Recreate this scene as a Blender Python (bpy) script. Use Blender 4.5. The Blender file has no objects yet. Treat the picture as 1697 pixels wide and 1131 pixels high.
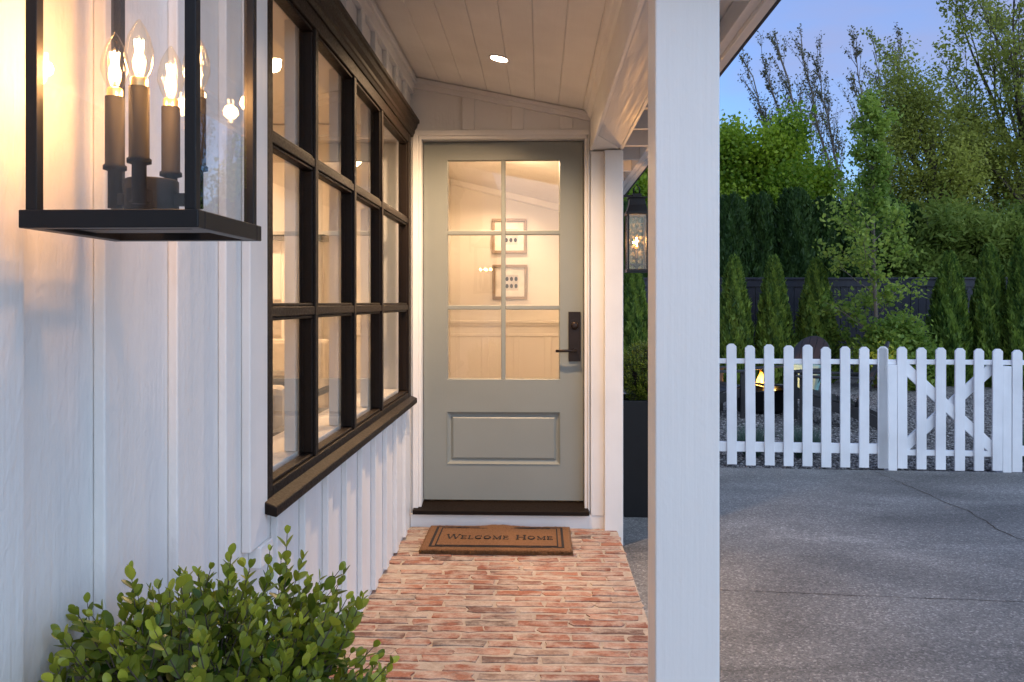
import bpy, bmesh, math, random
import numpy as np
from mathutils import Vector, Matrix
R = math.radians
random.seed(7); RNG = np.random.default_rng(7)
sc = bpy.context.scene
C = sc.collection

# ------------------------------------------------------------------ camera, world, sun, exposure
F, TH, HZ, CAMH, IW, IH = 1340.0, R(1.99), 502.0, 1.28, 1697.0, 1131.0
cam_d = bpy.data.cameras.new('camera'); cam = bpy.data.objects.new('camera', cam_d); C.objects.link(cam)
cam.location = (0, 0, CAMH); cam.rotation_euler = (R(90), 0, TH)
cam_d.sensor_width = 36; cam_d.lens = F / IW * 36
cam_d.shift_y = -(IH / 2 - HZ) / IW
cam_d.clip_start = 0.02; cam_d.clip_end = 2000
sc.camera = cam
SUN_EL, SUN_ROT = R(7.0), R(160)
w = bpy.data.worlds.new('World'); sc.world = w; w.use_nodes = True
wn, wl = w.node_tree.nodes, w.node_tree.links
bg = wn['Background']; sky = wn.new('ShaderNodeTexSky'); sky.sky_type = 'NISHITA'
sky.sun_disc = False; sky.sun_elevation = SUN_EL; sky.sun_rotation = SUN_ROT
sky.air_density = 1.0; sky.dust_density = 0.3; sky.ozone_density = 3.0
# thin dusk cirrus, everywhere in the sky
tc = wn.new('ShaderNodeTexCoord'); mp = wn.new('ShaderNodeMapping'); mp.inputs['Scale'].default_value = (1.3, 1.3, 5.0)
nz = wn.new('ShaderNodeTexNoise'); nz.inputs['Scale'].default_value = 2.2; nz.inputs['Detail'].default_value = 7
cr = wn.new('ShaderNodeValToRGB'); cr.color_ramp.elements[0].position = 0.28; cr.color_ramp.elements[1].position = 0.68
cr.color_ramp.elements[0].color = (0, 0, 0, 1); cr.color_ramp.elements[1].color = (0.8, 0.8, 0.8, 1)
mx = wn.new('ShaderNodeMixRGB'); mx.inputs[2].default_value = (1.28, 1.36, 2.15, 1)
wl.new(tc.outputs['Generated'], mp.inputs[0]); wl.new(mp.outputs[0], nz.inputs['Vector']); wl.new(nz.outputs['Fac'], cr.inputs[0])
ti = wn.new('ShaderNodeMixRGB'); ti.blend_type = 'MULTIPLY'; ti.inputs[0].default_value = 1.0; ti.inputs[2].default_value = (0.74, 0.84, 1.14, 1)      # blue hour
wl.new(sky.outputs[0], ti.inputs[1]); wl.new(cr.outputs[0], mx.inputs[0]); wl.new(ti.outputs[0], mx.inputs[1]); wl.new(mx.outputs[0], bg.inputs[0])
bg.inputs[1].default_value = 0.115
sd = bpy.data.lights.new('sun', 'SUN'); so = bpy.data.objects.new('sun', sd); C.objects.link(so)
sd.energy = 0.92; sd.angle = R(100); sd.color = (0.70, 0.85, 1.0)
_a = R(148)
so.rotation_euler = Vector((-math.sin(_a) * math.cos(R(34)), -math.cos(_a) * math.cos(R(34)), -math.sin(R(34)))).to_track_quat('-Z', 'Y').to_euler()
so.location = (0, -5, 12)
vs = sc.view_settings; vs.view_transform = 'Standard'; vs.look = 'None'; vs.gamma = 1.0; vs.use_curve_mapping = False
vs.exposure = 1.5
cy = sc.cycles
cy.use_denoising = True
cy.max_bounces = 10; cy.diffuse_bounces = 5; cy.glossy_bounces = 5; cy.transmission_bounces = 6; cy.transparent_max_bounces = 24
cy.sample_clamp_indirect = 4.0; cy.caustics_reflective = False; cy.caustics_refractive = False
cy.blur_glossy = 0.5

# ------------------------------------------------------------------ pixel helpers (photo pixel -> point)
CT, ST = math.cos(TH), math.sin(TH)
def ray(u, v):
    xc, zc = (u - IW / 2) / F, (HZ - v) / F
    return Vector((xc * CT - ST, xc * ST + CT, zc))
def onY(u, v, Y): d = ray(u, v); k = Y / d.y; return Vector((d.x * k, Y, CAMH + d.z * k))
def onX(u, v, X): d = ray(u, v); k = X / d.x; return Vector((X, d.y * k, CAMH + d.z * k))
def onZ(u, v, Z): d = ray(u, v); k = (Z - CAMH) / d.z; return Vector((d.x * k, d.y * k, Z))
def onZc(u, v, Zc): d = ray(u, v); return Vector((d.x * Zc, d.y * Zc, CAMH + d.z * Zc))
def onP(u, v, A, B):          # vertical plane through ground points A, B
    d = ray(u, v); n = Vector((B[1] - A[1], A[0] - B[0])); k = (n.x * A[0] + n.y * A[1]) / (n.x * d.x + n.y * d.y)
    return Vector((d.x * k, d.y * k, CAMH + d.z * k))

# ------------------------------------------------------------------ materials
def nodes(name):
    m = bpy.data.materials.new(name); m.use_nodes = True
    return m, m.node_tree.nodes, m.node_tree.links, m.node_tree.nodes['Principled BSDF']
def N(n, t, **kw):
    x = n.new(t)
    for k, v in kw.items():
        if k in x.inputs: x.inputs[k].default_value = v
        else: setattr(x, k, v)
    return x
def ramp(n, stops):
    r = n.new('ShaderNodeValToRGB'); e = r.color_ramp.elements
    while len(e) < len(stops): e.new(0.5)
    for i, (p, c) in enumerate(stops):
        e[i].position = p; e[i].color = (c, c, c, 1) if isinstance(c, (int, float)) else (*c, 1)
    return r
def pos(n, l, scale=(1, 1, 1)):
    g = n.new('ShaderNodeNewGeometry'); m = n.new('ShaderNodeMapping'); m.inputs['Scale'].default_value = scale
    l.new(g.outputs['Position'], m.inputs[0]); return m.outputs[0]
def bump(n, l, p, src, strength, dist=0.01):
    b = n.new('ShaderNodeBump'); b.inputs['Strength'].default_value = strength; b.inputs['Distance'].default_value = dist
    l.new(src, b.inputs['Height'])
    if p.inputs['Normal'].links: l.new(p.inputs['Normal'].links[0].from_socket, b.inputs['Normal'])
    l.new(b.outputs[0], p.inputs['Normal'])
def paint(name, col, rough=0.45, grain=(30, 30, 1.5), gs=0.25, coarse=0.0, var=0.06, spec=0.4):
    """painted timber: grain relief along one axis, faint unevenness of the paint"""
    m, n, l, p = nodes(name)
    v = pos(n, l, grain); a = N(n, 'ShaderNodeTexNoise', Scale=3.0, Detail=6.0); l.new(v, a.inputs['Vector'])
    v2 = pos(n, l); b = N(n, 'ShaderNodeTexNoise', Scale=3.5, Detail=5.0); l.new(v2, b.inputs['Vector'])
    r = ramp(n, [(0.3, tuple(c * (1 - var) for c in col)), (0.7, tuple(min(1, c * (1 + var)) for c in col))])
    l.new(b.outputs['Fac'], r.inputs[0]); l.new(r.outputs[0], p.inputs['Base Color'])
    rr = ramp(n, [(0.3, rough * 0.8), (0.7, min(1, rough * 1.25))]); l.new(a.outputs['Fac'], rr.inputs[0]); l.new(rr.outputs[0], p.inputs['Roughness'])
    p.inputs['Specular IOR Level'].default_value = spec
    bump(n, l, p, a.outputs['Fac'], gs, 0.004)
    if coarse:
        c = N(n, 'ShaderNodeTexNoise', Scale=55.0, Detail=5.0, Distortion=0.6); l.new(pos(n, l, (1, 1, 0.55)), c.inputs['Vector'])
        bump(n, l, p, c.outputs['Fac'], coarse, 0.006)
        k = N(n, 'ShaderNodeTexVoronoi', Scale=9.0); l.new(v2, k.inputs['Vector'])
        kr = ramp(n, [(0.0, 1.0), (0.12, 0.0)]); l.new(k.outputs['Distance'], kr.inputs[0]); bump(n, l, p, kr.outputs[0], coarse * 0.5, 0.004)
    return m
def plain(name, col, rough=0.5, metal=0.0, spec=0.5):
    m, n, l, p = nodes(name)
    b = N(n, 'ShaderNodeTexNoise', Scale=14.0, Detail=5.0); l.new(pos(n, l), b.inputs['Vector'])
    r = ramp(n, [(0.3, tuple(c * 0.88 for c in col)), (0.7, tuple(min(1, c * 1.12) for c in col))]); l.new(b.outputs['Fac'], r.inputs[0])
    l.new(r.outputs[0], p.inputs['Base Color']); p.inputs['Roughness'].default_value = rough; p.inputs['Metallic'].default_value = metal
    p.inputs['Specular IOR Level'].default_value = spec
    return m
def emis(name, col, s):
    m, n, l, p = nodes(name); p.inputs['Base Color'].default_value = (*col, 1)
    p.inputs['Emission Color'].default_value = (*col, 1); p.inputs['Emission Strength'].default_value = s; return m
def glass(name, tint=(1, 1, 1), rough=0.0, ior=1.5, wave=0.0, dirt=0.0):
    """thin sheet glass: clear straight through, Fresnel mirror on top"""
    m = bpy.data.materials.new(name); m.use_nodes = True; n, l = m.node_tree.nodes, m.node_tree.links; n.clear()
    o = n.new('ShaderNodeOutputMaterial'); t = N(n, 'ShaderNodeBsdfTransparent', Color=(*tint, 1)); g = N(n, 'ShaderNodeBsdfGlossy', Roughness=rough)
    f = N(n, 'ShaderNodeFresnel', IOR=ior); x = n.new('ShaderNodeMixShader')
    ge = n.new('ShaderNodeNewGeometry'); ma = n.new('ShaderNodeMath'); ma.operation = 'MULTIPLY_ADD'; ma.inputs[1].default_value = 1 / ior - ior; ma.inputs[2].default_value = ior
    l.new(ge.outputs['Backfacing'], ma.inputs[0]); l.new(ma.outputs[0], f.inputs['IOR'])     # the sheet's far face mirrors like its near face
    l.new(f.outputs[0], x.inputs[0]); l.new(t.outputs[0], x.inputs[1]); l.new(g.outputs[0], x.inputs[2])
    if wave:
        a = N(n, 'ShaderNodeTexNoise', Scale=4.0, Detail=2.0); l.new(pos(n, l), a.inputs['Vector'])
        b = N(n, 'ShaderNodeBump', Strength=wave, Distance=0.01); l.new(a.outputs['Fac'], b.inputs['Height']); l.new(b.outputs[0], g.inputs['Normal']); l.new(b.outputs[0], f.inputs['Normal'])
    last = x
    if dirt:
        d = N(n, 'ShaderNodeBsdfDiffuse', Color=(0.5, 0.48, 0.42, 1)); a = N(n, 'ShaderNodeTexNoise', Scale=60.0, Detail=6.0); l.new(pos(n, l), a.inputs['Vector'])
        r = ramp(n, [(0.5, 0.0), (0.8, dirt)]); l.new(a.outputs['Fac'], r.inputs[0]); y = n.new('ShaderNodeMixShader')
        l.new(r.outputs[0], y.inputs[0]); l.new(x.outputs[0], y.inputs[1]); l.new(d.outputs[0], y.inputs[2]); last = y
    l.new(last.outputs[0], o.inputs[0]); return m
def leafmat(name, dark, light, rough=0.5, trans=0.35, spec=0.35):
    m, n, l, p = nodes(name)
    at = n.new('ShaderNodeAttribute'); at.attribute_name = 'tint'
    r = ramp(n, [(0.0, dark), (0.6, tuple((a + b) / 2 for a, b in zip(dark, light))), (1.0, light)])
    l.new(at.outputs['Fac'], r.inputs[0]); l.new(r.outputs[0], p.inputs['Base Color']); p.inputs['Roughness'].default_value = rough
    p.inputs['Specular IOR Level'].default_value = spec
    t = n.new('ShaderNodeBsdfTranslucent'); hs = N(n, 'ShaderNodeHueSaturation', Value=1.3); l.new(r.outputs[0], hs.inputs['Color']); l.new(hs.outputs[0], t.inputs[0])
    x = N(n, 'ShaderNodeMixShader', Fac=trans); o = n['Material Output']
    l.new(p.outputs[0], x.inputs[1]); l.new(t.outputs[0], x.inputs[2]); l.new(x.outputs[0], o.inputs[0])
    return m

WHITE = (0.73, 0.72, 0.70)
M = {}
M['siding'] = paint('painted_siding', WHITE, 0.42, (26, 26, 1.2), 0.4, coarse=0.34, var=0.03)
M['postpaint'] = paint('painted_post', WHITE, 0.42, (22, 22, 0.7), 0.3, coarse=0.12, var=0.02)
M['trim'] = paint('painted_trim', WHITE, 0.4, (40, 40, 1.5), 0.18)
M['trimx'] = paint('painted_trim_level', WHITE, 0.4, (1.5, 40, 40), 0.18)
M['trimy'] = paint('painted_trim_deep', WHITE, 0.4, (40, 1.5, 40), 0.18)
M['ceil'] = paint('painted_ceiling', (0.74, 0.72, 0.68), 0.5, (40, 1.2, 40), 0.1)
M['beamsoffit'] = paint('painted_rough_fir', (0.62, 0.61, 0.60), 0.45, (20, 0.8, 20), 0.5, coarse=0.1)
M['fence'] = paint('painted_pickets', (0.74, 0.75, 0.77), 0.5, (50, 50, 2), 0.3, var=0.09)
M['door'] = paint('sage_door', (0.225, 0.242, 0.222), 0.4, (60, 60, 3), 0.06, var=0.03)
M['bronze'] = paint('dark_bronze', (0.010, 0.0058, 0.0038), 0.5, (40, 40, 40), 0.05, var=0.15, spec=0.16)
M['black'] = plain('black_metal', (0.006, 0.006, 0.007), 0.42, 0.0, 0.3)
M['lever'] = plain('oiled_bronze', (0.03, 0.02, 0.016), 0.35, 0.7)
M['glass'] = glass('window_glass', wave=0.02)
M['doorglass'] = glass('door_glass', wave=0.03)
M['lampglass'] = glass('lantern_glass', dirt=0.006, wave=0.03)
M['seedglass'] = glass('seeded_glass', (0.96, 0.9, 0.78), dirt=0.10, wave=0.08)
M['bulbglass'] = glass('bulb_glass', (1, 0.96, 0.88), ior=1.35)
M['filament'] = emis('filament', (1.0, 0.66, 0.32), 22)
M['brass'] = plain('brass_cap', (0.6, 0.45, 0.2), 0.3, 0.9)
M['sleeve'] = plain('candle_sleeve', (0.0035, 0.003, 0.0027), 0.7, 0, 0.12)
M['lens'] = emis('downlight_lens', (1.0, 0.78, 0.55), 14)
M['intwall'] = paint('interior_white', (0.80, 0.77, 0.72), 0.55, (4, 4, 4), 0.02, var=0.02)
M['inttrim'] = paint('interior_trim', (0.82, 0.79, 0.74), 0.4, (4, 4, 4), 0.02, var=0.02)
M['intfloor'] = paint('oak_floor', (0.30, 0.20, 0.12), 0.35, (4, 1, 4), 0.1, var=0.2)
M['oak'] = paint('oak_frame', (0.34, 0.26, 0.185), 0.5, (30, 30, 3), 0.2, var=0.2)
M['paper'] = plain('paper', (0.8, 0.78, 0.74), 0.8)
M['print'] = plain('print', (0.62, 0.60, 0.57), 0.8)
M['ink'] = plain('ink', (0.05, 0.04, 0.035), 0.8)
M['sofa'] = plain('grey_fabric', (0.12, 0.115, 0.11), 0.9)
M['cushion'] = plain('pale_fabric', (0.55, 0.5, 0.43), 0.9)
M['chair'] = paint('charcoal_poly', (0.032, 0.030, 0.031), 0.45, (30, 30, 30), 0.1, var=0.2)
M['teal'] = plain('teal_fabric', (0.22, 0.42, 0.40), 0.9)
M['navy'] = paint('navy_fence', (0.016, 0.018, 0.03), 0.55, (40, 40, 2), 0.2, var=0.2)
M['bark'] = paint('bark', (0.085, 0.065, 0.05), 0.9, (8, 8, 2), 0.8, var=0.35)
M['palebark'] = paint('pale_bark', (0.17, 0.14, 0.115), 0.9, (8, 8, 2), 0.6, var=0.3)
M['soil'] = plain('soil', (0.05, 0.035, 0.025), 0.95)
M['roofing'] = plain('roofing', (0.05, 0.05, 0.055), 0.9)
M['pebble'] = plain('pebble', (0.35, 0.34, 0.33), 0.8)

# bricks: each brick its own tone, mortar smeared over worn faces
m, n, l, p = nodes('used_brick')
oi = n.new('ShaderNodeObjectInfo')
r1 = ramp(n, [(0.0, (0.29, 0.115, 0.070)), (0.3, (0.23, 0.090, 0.060)), (0.5, (0.34, 0.155, 0.10)), (0.68, (0.20, 0.085, 0.060)), (0.85, (0.12, 0.085, 0.072)), (1.0, (0.38, 0.25, 0.18))])
l.new(oi.outputs['Random'], r1.inputs[0])
na = N(n, 'ShaderNodeTexNoise', Scale=16.0, Detail=6.0, Roughness=0.65); l.new(pos(n, l, (0.5, 1, 1)), na.inputs['Vector'])
nb = N(n, 'ShaderNodeTexNoise', Scale=90.0, Detail=4.0); l.new(pos(n, l), nb.inputs['Vector'])
dk = ramp(n, [(0.52, 0.0), (0.68, 0.8)]); l.new(na.outputs['Fac'], dk.inputs[0])
x1 = N(n, 'ShaderNodeMixRGB'); x1.inputs[2].default_value = (0.11, 0.09, 0.08, 1); l.new(dk.outputs[0], x1.inputs[0]); l.new(r1.outputs[0], x1.inputs[1])
nc = N(n, 'ShaderNodeTexNoise', Scale=11.0, Detail=8.0, Roughness=0.75); v = pos(n, l, (0.7, 1, 1)); va = n.new('ShaderNodeVectorMath'); va.operation = 'ADD'
cx = n.new('ShaderNodeCombineXYZ'); l.new(oi.outputs['Random'], cx.inputs[2]); l.new(v, va.inputs[0]); l.new(cx.outputs[0], va.inputs[1]); l.new(va.outputs[0], nc.inputs['Vector'])
sm = ramp(n, [(0.42, 0.0), (0.54, 0.5), (0.68, 0.95)]); l.new(nc.outputs['Fac'], sm.inputs[0])
x2 = N(n, 'ShaderNodeMixRGB'); x2.inputs[2].default_value = (0.50, 0.42, 0.345, 1); l.new(sm.outputs[0], x2.inputs[0]); l.new(x1.outputs[0], x2.inputs[1])
sp = ramp(n, [(0.25, 0.72), (0.75, 1.2)]); l.new(nb.outputs['Fac'], sp.inputs[0])
x3 = N(n, 'ShaderNodeMixRGB', blend_type='MULTIPLY', Fac=0.7); l.new(x2.outputs[0], x3.inputs[1]); l.new(sp.outputs[0], x3.inputs[2])
l.new(x3.outputs[0], p.inputs['Base Color']); p.inputs['Roughness'].default_value = 0.85; p.inputs['Specular IOR Level'].default_value = 0.2
bump(n, l, p, nb.outputs['Fac'], 0.4, 0.003); bump(n, l, p, nc.outputs['Fac'], 0.3, 0.003)
M['brick'] = m
m, n, l, p = nodes('mortar')
na = N(n, 'ShaderNodeTexNoise', Scale=25.0, Detail=8.0, Roughness=0.7); l.new(pos(n, l), na.inputs['Vector'])
r1 = ramp(n, [(0.3, (0.32, 0.26, 0.205)), (0.7, (0.47, 0.395, 0.32))]); l.new(na.outputs['Fac'], r1.inputs[0]); l.new(r1.outputs[0], p.inputs['Base Color']); p.inputs['Roughness'].default_value = 0.9
bump(n, l, p, na.outputs['Fac'], 0.6, 0.01); M['mortar'] = m
# exposed aggregate drive
m, n, l, p = nodes('aggregate_concrete')
v = pos(n, l)
vo = N(n, 'ShaderNodeTexVoronoi', Scale=120.0); l.new(v, vo.inputs['Vector'])
v2 = N(n, 'ShaderNodeTexVoronoi', Scale=220.0); l.new(v, v2.inputs['Vector'])
nb = N(n, 'ShaderNodeTexNoise', Scale=1.1, Detail=7.0, Roughness=0.6, Distortion=0.8); l.new(pos(n, l, (0.5, 1.1, 1)), nb.inputs['Vector'])
nd = N(n, 'ShaderNodeTexNoise', Scale=160.0, Detail=3.0); l.new(v, nd.inputs['Vector'])
sx = n.new('ShaderNodeSeparateColor'); l.new(vo.outputs['Color'], sx.inputs[0])
r1 = ramp(n, [(0.0, (0.125, 0.123, 0.12)), (0.5, (0.18, 0.176, 0.168)), (0.85, (0.225, 0.22, 0.21)), (1.0, (0.36, 0.35, 0.335))]); l.new(sx.outputs[0], r1.inputs[0])
r2 = ramp(n, [(0.3, 0.5), (0.47, 0.9), (0.58, 1.1), (0.72, 1.7)]); l.new(nb.outputs['Fac'], r2.inputs[0])
x1 = N(n, 'ShaderNodeMixRGB', blend_type='MULTIPLY', Fac=1.0); l.new(r1.outputs[0], x1.inputs[1]); l.new(r2.outputs[0], x1.inputs[2])
r3 = ramp(n, [(0.3, 0.8), (0.7, 1.22)]); l.new(nd.outputs['Fac'], r3.inputs[0])
x2 = N(n, 'ShaderNodeMixRGB', blend_type='MULTIPLY', Fac=1.0); l.new(x1.outputs[0], x2.inputs[1]); l.new(r3.outputs[0], x2.inputs[2])
l.new(x2.outputs[0], p.inputs['Base Color']); p.inputs['Roughness'].default_value = 0.7; p.inputs['Specular IOR Level'].default_value = 0.35
bump(n, l, p, vo.outputs['Distance'], 0.5, -0.006); bump(n, l, p, v2.outputs['Distance'], 0.3, -0.003); M['drive'] = m
m, n, l, p = nodes('gravel')
vo = N(n, 'ShaderNodeTexVoronoi', Scale=38.0); l.new(pos(n, l), vo.inputs['Vector']); sx = n.new('ShaderNodeSeparateColor'); l.new(vo.outputs['Color'], sx.inputs[0])
r1 = ramp(n, [(0.0, (0.06, 0.055, 0.05)), (0.5, (0.16, 0.15, 0.14)), (1.0, (0.36, 0.34, 0.32))]); l.new(sx.outputs[0], r1.inputs[0]); l.new(r1.outputs[0], p.inputs['Base Color'])
p.inputs['Roughness'].default_value = 0.85; bump(n, l, p, vo.outputs['Distance'], 1.0, -0.02); M['gravel'] = m
m, n, l, p = nodes('stone_mix'); at = n.new('ShaderNodeAttribute'); at.attribute_name = 'tint'
r1 = ramp(n, [(0.0, (0.05, 0.047, 0.045)), (0.5, (0.17, 0.16, 0.15)), (1.0, (0.42, 0.40, 0.37))]); l.new(at.outputs['Fac'], r1.inputs[0]); l.new(r1.outputs[0], p.inputs['Base Color']); p.inputs['Roughness'].default_value = 0.8; M['stones'] = m
m, n, l, p = nodes('lawn')
na = N(n, 'ShaderNodeTexNoise', Scale=3.0, Detail=8.0); l.new(pos(n, l), na.inputs['Vector']); r1 = ramp(n, [(0.3, (0.03, 0.045, 0.018)), (0.7, (0.06, 0.08, 0.03))]); l.new(na.outputs['Fac'], r1.inputs[0]); l.new(r1.outputs[0], p.inputs['Base Color']); p.inputs['Roughness'].default_value = 1.0; M['lawn'] = m
# coir mat
m, n, l, p = nodes('coir')
na = N(n, 'ShaderNodeTexNoise', Scale=260.0, Detail=4.0); l.new(pos(n, l), na.inputs['Vector']); r1 = ramp(n, [(0.3, (0.13, 0.057, 0.022)), (0.7, (0.34, 0.165, 0.065))]); l.new(na.outputs['Fac'], r1.inputs[0]); l.new(r1.outputs[0], p.inputs['Base Color']); p.inputs['Roughness'].default_value = 0.95
bump(n, l, p, na.outputs['Fac'], 1.0, 0.012); M['coir'] = m
M['coirblack'] = plain('black_coir', (0.014, 0.011, 0.01), 0.95)
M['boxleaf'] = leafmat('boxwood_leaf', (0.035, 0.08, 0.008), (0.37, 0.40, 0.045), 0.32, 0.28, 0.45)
M['mapleleaf'] = leafmat('maple_leaf', (0.10, 0.20, 0.016), (0.42, 0.53, 0.05), 0.5, 0.55)
M['thuja'] = leafmat('thuja_leaf', (0.03, 0.08, 0.014), (0.25, 0.36, 0.055), 0.6, 0.4)
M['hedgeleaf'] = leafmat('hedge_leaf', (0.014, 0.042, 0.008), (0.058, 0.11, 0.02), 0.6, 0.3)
M['oliveleaf'] = leafmat('olive_leaf', (0.17, 0.20, 0.035), (0.44, 0.46, 0.09), 0.55, 0.55)
M['poplarleaf'] = leafmat('poplar_leaf', (0.09, 0.095, 0.04), (0.19, 0.17, 0.08), 0.5, 0.4)
M['youngleaf'] = leafmat('young_leaf', (0.11, 0.20, 0.03), (0.36, 0.46, 0.08), 0.5, 0.5)
M['laurel'] = leafmat('laurel_leaf', (0.085, 0.14, 0.022), (0.25, 0.31, 0.06), 0.55, 0.45, 0.2)
M['tuft'] = leafmat('blue_fescue', (0.07, 0.12, 0.09), (0.18, 0.27, 0.20), 0.6, 0.3)

# ------------------------------------------------------------------ mesh helpers
class MB:
    def __init__(s): s.v = []; s.f = []; s.sm = []
    def add(s, vs, fs, smooth=False):
        o = len(s.v); s.v += [tuple(x) for x in vs]; s.f += [tuple(i + o for i in f) for f in fs]; s.sm += [smooth] * len(fs); return s
    def box(s, a, b):
        x0, y0, z0 = (min(a[i], b[i]) for i in range(3)); x1, y1, z1 = (max(a[i], b[i]) for i in range(3))
        return s.add([(x0, y0, z0), (x1, y0, z0), (x1, y1, z0), (x0, y1, z0), (x0, y0, z1), (x1, y0, z1), (x1, y1, z1), (x0, y1, z1)],
                     [(3, 2, 1, 0), (4, 5, 6, 7), (0, 1, 5, 4), (1, 2, 6, 5), (2, 3, 7, 6), (3, 0, 4, 7)])
    def hexa(s, lo, hi):           # two quads (lists of 4 points) joined
        return s.add(list(lo) + list(hi), [(3, 2, 1, 0), (4, 5, 6, 7), (0, 1, 5, 4), (1, 2, 6, 5), (2, 3, 7, 6), (3, 0, 4, 7)])
    def prism(s, poly, ext):       # planar polygon extruded by vector
        n = len(poly); e = Vector(ext); p = [Vector(q) for q in poly]
        return s.add(p + [q + e for q in p], [tuple(range(n - 1, -1, -1)), tuple(range(n, 2 * n))] + [(i, (i + 1) % n, n + (i + 1) % n, n + i) for i in range(n)])
    def tube(s, pts, rad, seg=8, caps=True):
        pts = [Vector(p) for p in pts]; rad = rad if isinstance(rad, (list, tuple)) else [rad] * len(pts)
        vs, fs = [], []; up = None
        for i, p in enumerate(pts):
            d = (pts[min(i + 1, len(pts) - 1)] - pts[max(i - 1, 0)]).normalized()
            if up is None or abs(up.dot(d)) > 0.95: up = Vector((0, 0, 1)) if abs(d.z) < 0.9 else Vector((1, 0, 0))
            a = d.cross(up).normalized(); b = a.cross(d).normalized(); up = b
            for k in range(seg): t = 2 * math.pi * k / seg; vs.append(p + (a * math.cos(t) + b * math.sin(t)) * rad[i])
        for i in range(len(pts) - 1):
            for k in range(seg): fs.append((i * seg + k, i * seg + (k + 1) % seg, (i + 1) * seg + (k + 1) % seg, (i + 1) * seg + k))
        s.add(vs, fs, True)
        if caps:
            o = len(s.v) - len(vs)
            s.f += [tuple(o + k for k in range(seg - 1, -1, -1)), tuple(o + (len(pts) - 1) * seg + k for k in range(seg))]; s.sm += [False, False]
        return s
    def lathe(s, prof, c=(0, 0, 0), seg=20):
        vs = [(c[0] + r * math.cos(2 * math.pi * k / seg), c[1] + r * math.sin(2 * math.pi * k / seg), c[2] + z) for r, z in prof for k in range(seg)]
        fs = [(i * seg + k, i * seg + (k + 1) % seg, (i + 1) * seg + (k + 1) % seg, (i + 1) * seg + k) for i in range(len(prof) - 1) for k in range(seg)]
        return s.add(vs, fs, True)
    def build(s, name, mat, parent=None, bev=0.0, seg=2):
        me = bpy.data.meshes.new(name); me.from_pydata(s.v, [], s.f); me.materials.append(M[mat] if isinstance(mat, str) else mat)
        me.polygons.foreach_set('use_smooth', s.sm); me.update()
        o = bpy.data.objects.new(name, me); C.objects.link(o)
        if parent: o.parent = parent; o.matrix_parent_inverse = parent.matrix_basis.inverted()
        if bev:
            b = o.modifiers.new('bevel', 'BEVEL'); b.width = bev; b.segments = seg; b.limit_method = 'ANGLE'; b.angle_limit = R(40)
        return o
def box(name, a, b, mat, parent=None, bev=0.0): return MB().box(a, b).build(name, mat, parent, bev)
def thing(name, label, cat, loc=(0, 0, 0), group=None):
    o = bpy.data.objects.new(name, None); C.objects.link(o); o.location = loc; o.empty_display_size = 0.1
    return tag(o, label, cat, group)
def tag(o, label, cat, group=None):
    o['label'] = label; o['category'] = cat
    if group: o['group'] = group
    return o
def struct(o): o['kind'] = 'structure'; return o
def lamp(name, typ, loc, energy, col, size, parent=None, **kw):
    d = bpy.data.lights.new(name, typ); d.energy = energy; d.color = col
    if typ == 'AREA': d.shape = 'DISK'; d.size = size
    else: d.shadow_soft_size = size
    for k, v in kw.items(): setattr(d, k, v)
    o = bpy.data.objects.new(name, d); C.objects.link(o); o.location = loc
    if parent: o.parent = parent; o.matrix_parent_inverse = parent.matrix_basis.inverted()
    return o
def cards(name, cen, u, v, ln, wd, mat, parent=None, tint=None, shape='diamond'):
    """many leaf faces from numpy arrays: centre, long axis, side axis, lengths, widths"""
    nn = len(cen); ln = np.broadcast_to(np.asarray(ln, float), (nn,))[:, None]; wd = np.broadcast_to(np.asarray(wd, float), (nn,))[:, None]
    nrm = np.cross(u, v)
    if shape == 'diamond': P = [cen - u * ln / 2, cen + v * wd / 2 - u * ln * 0.05, cen + u * ln / 2, cen - v * wd / 2 - u * ln * 0.05]; faces = [(0, 1, 2, 3)]
    elif shape == 'leaf':   # folded, round-tipped leaf
        S = [(.14, .26, .07), (.34, .47, .12), (.58, .52, .11), (.80, .40, .07), (.95, .17, .02)]
        P = [cen] + [cen + u * ln * a + v * wd * b + nrm * wd * c for a, b, c in S] + [cen + u * ln * 0.985 - nrm * wd * .02] + [cen + u * ln * a - v * wd * b + nrm * wd * c for a, b, c in S[::-1]] + [cen + u * ln * 0.5 - nrm * wd * 0.05]
        faces = [(0, 12, 2, 1), (2, 12, 4, 3), (4, 12, 6, 5), (0, 11, 10, 12), (10, 9, 8, 12), (8, 7, 6, 12)]
    elif shape == 'blade': P = [cen - v * wd / 2, cen + v * wd / 2, cen + u * ln]; faces = [(0, 1, 2)]
    k = len(P); V = np.stack(P, 1).reshape(-1, 3)
    lt = [len(f) for f in faces]; loops = np.concatenate([np.array(f) for f in faces])
    L = (loops[None, :] + (np.arange(nn) * k)[:, None]).ravel(); tot = np.tile(lt, nn); st = np.concatenate([[0], np.cumsum(tot)[:-1]])
    me = bpy.data.meshes.new(name); me.vertices.add(len(V)); me.vertices.foreach_set('co', V.astype(np.float32).ravel())
    me.loops.add(len(L)); me.loops.foreach_set('vertex_index', L.astype(np.int32)); me.polygons.add(len(tot))
    me.polygons.foreach_set('loop_start', st.astype(np.int32)); me.polygons.foreach_set('loop_total', tot.astype(np.int32))
    if tint is None: tint = RNG.random(nn)
    a = me.attributes.new('tint', 'FLOAT', 'POINT'); a.data.foreach_set('value', np.repeat(tint, k).astype(np.float32))
    me.materials.append(M[mat]); me.update(calc_edges=True)
    if shape == 'leaf': me.polygons.foreach_set('use_smooth', np.ones(len(tot), bool))
    o = bpy.data.objects.new(name, me); C.objects.link(o)
    if parent: o.parent = parent; o.matrix_parent_inverse = parent.matrix_basis.inverted()
    return o
def unit(a): return a / np.maximum(np.linalg.norm(a, axis=-1, keepdims=True), 1e-9)
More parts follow.
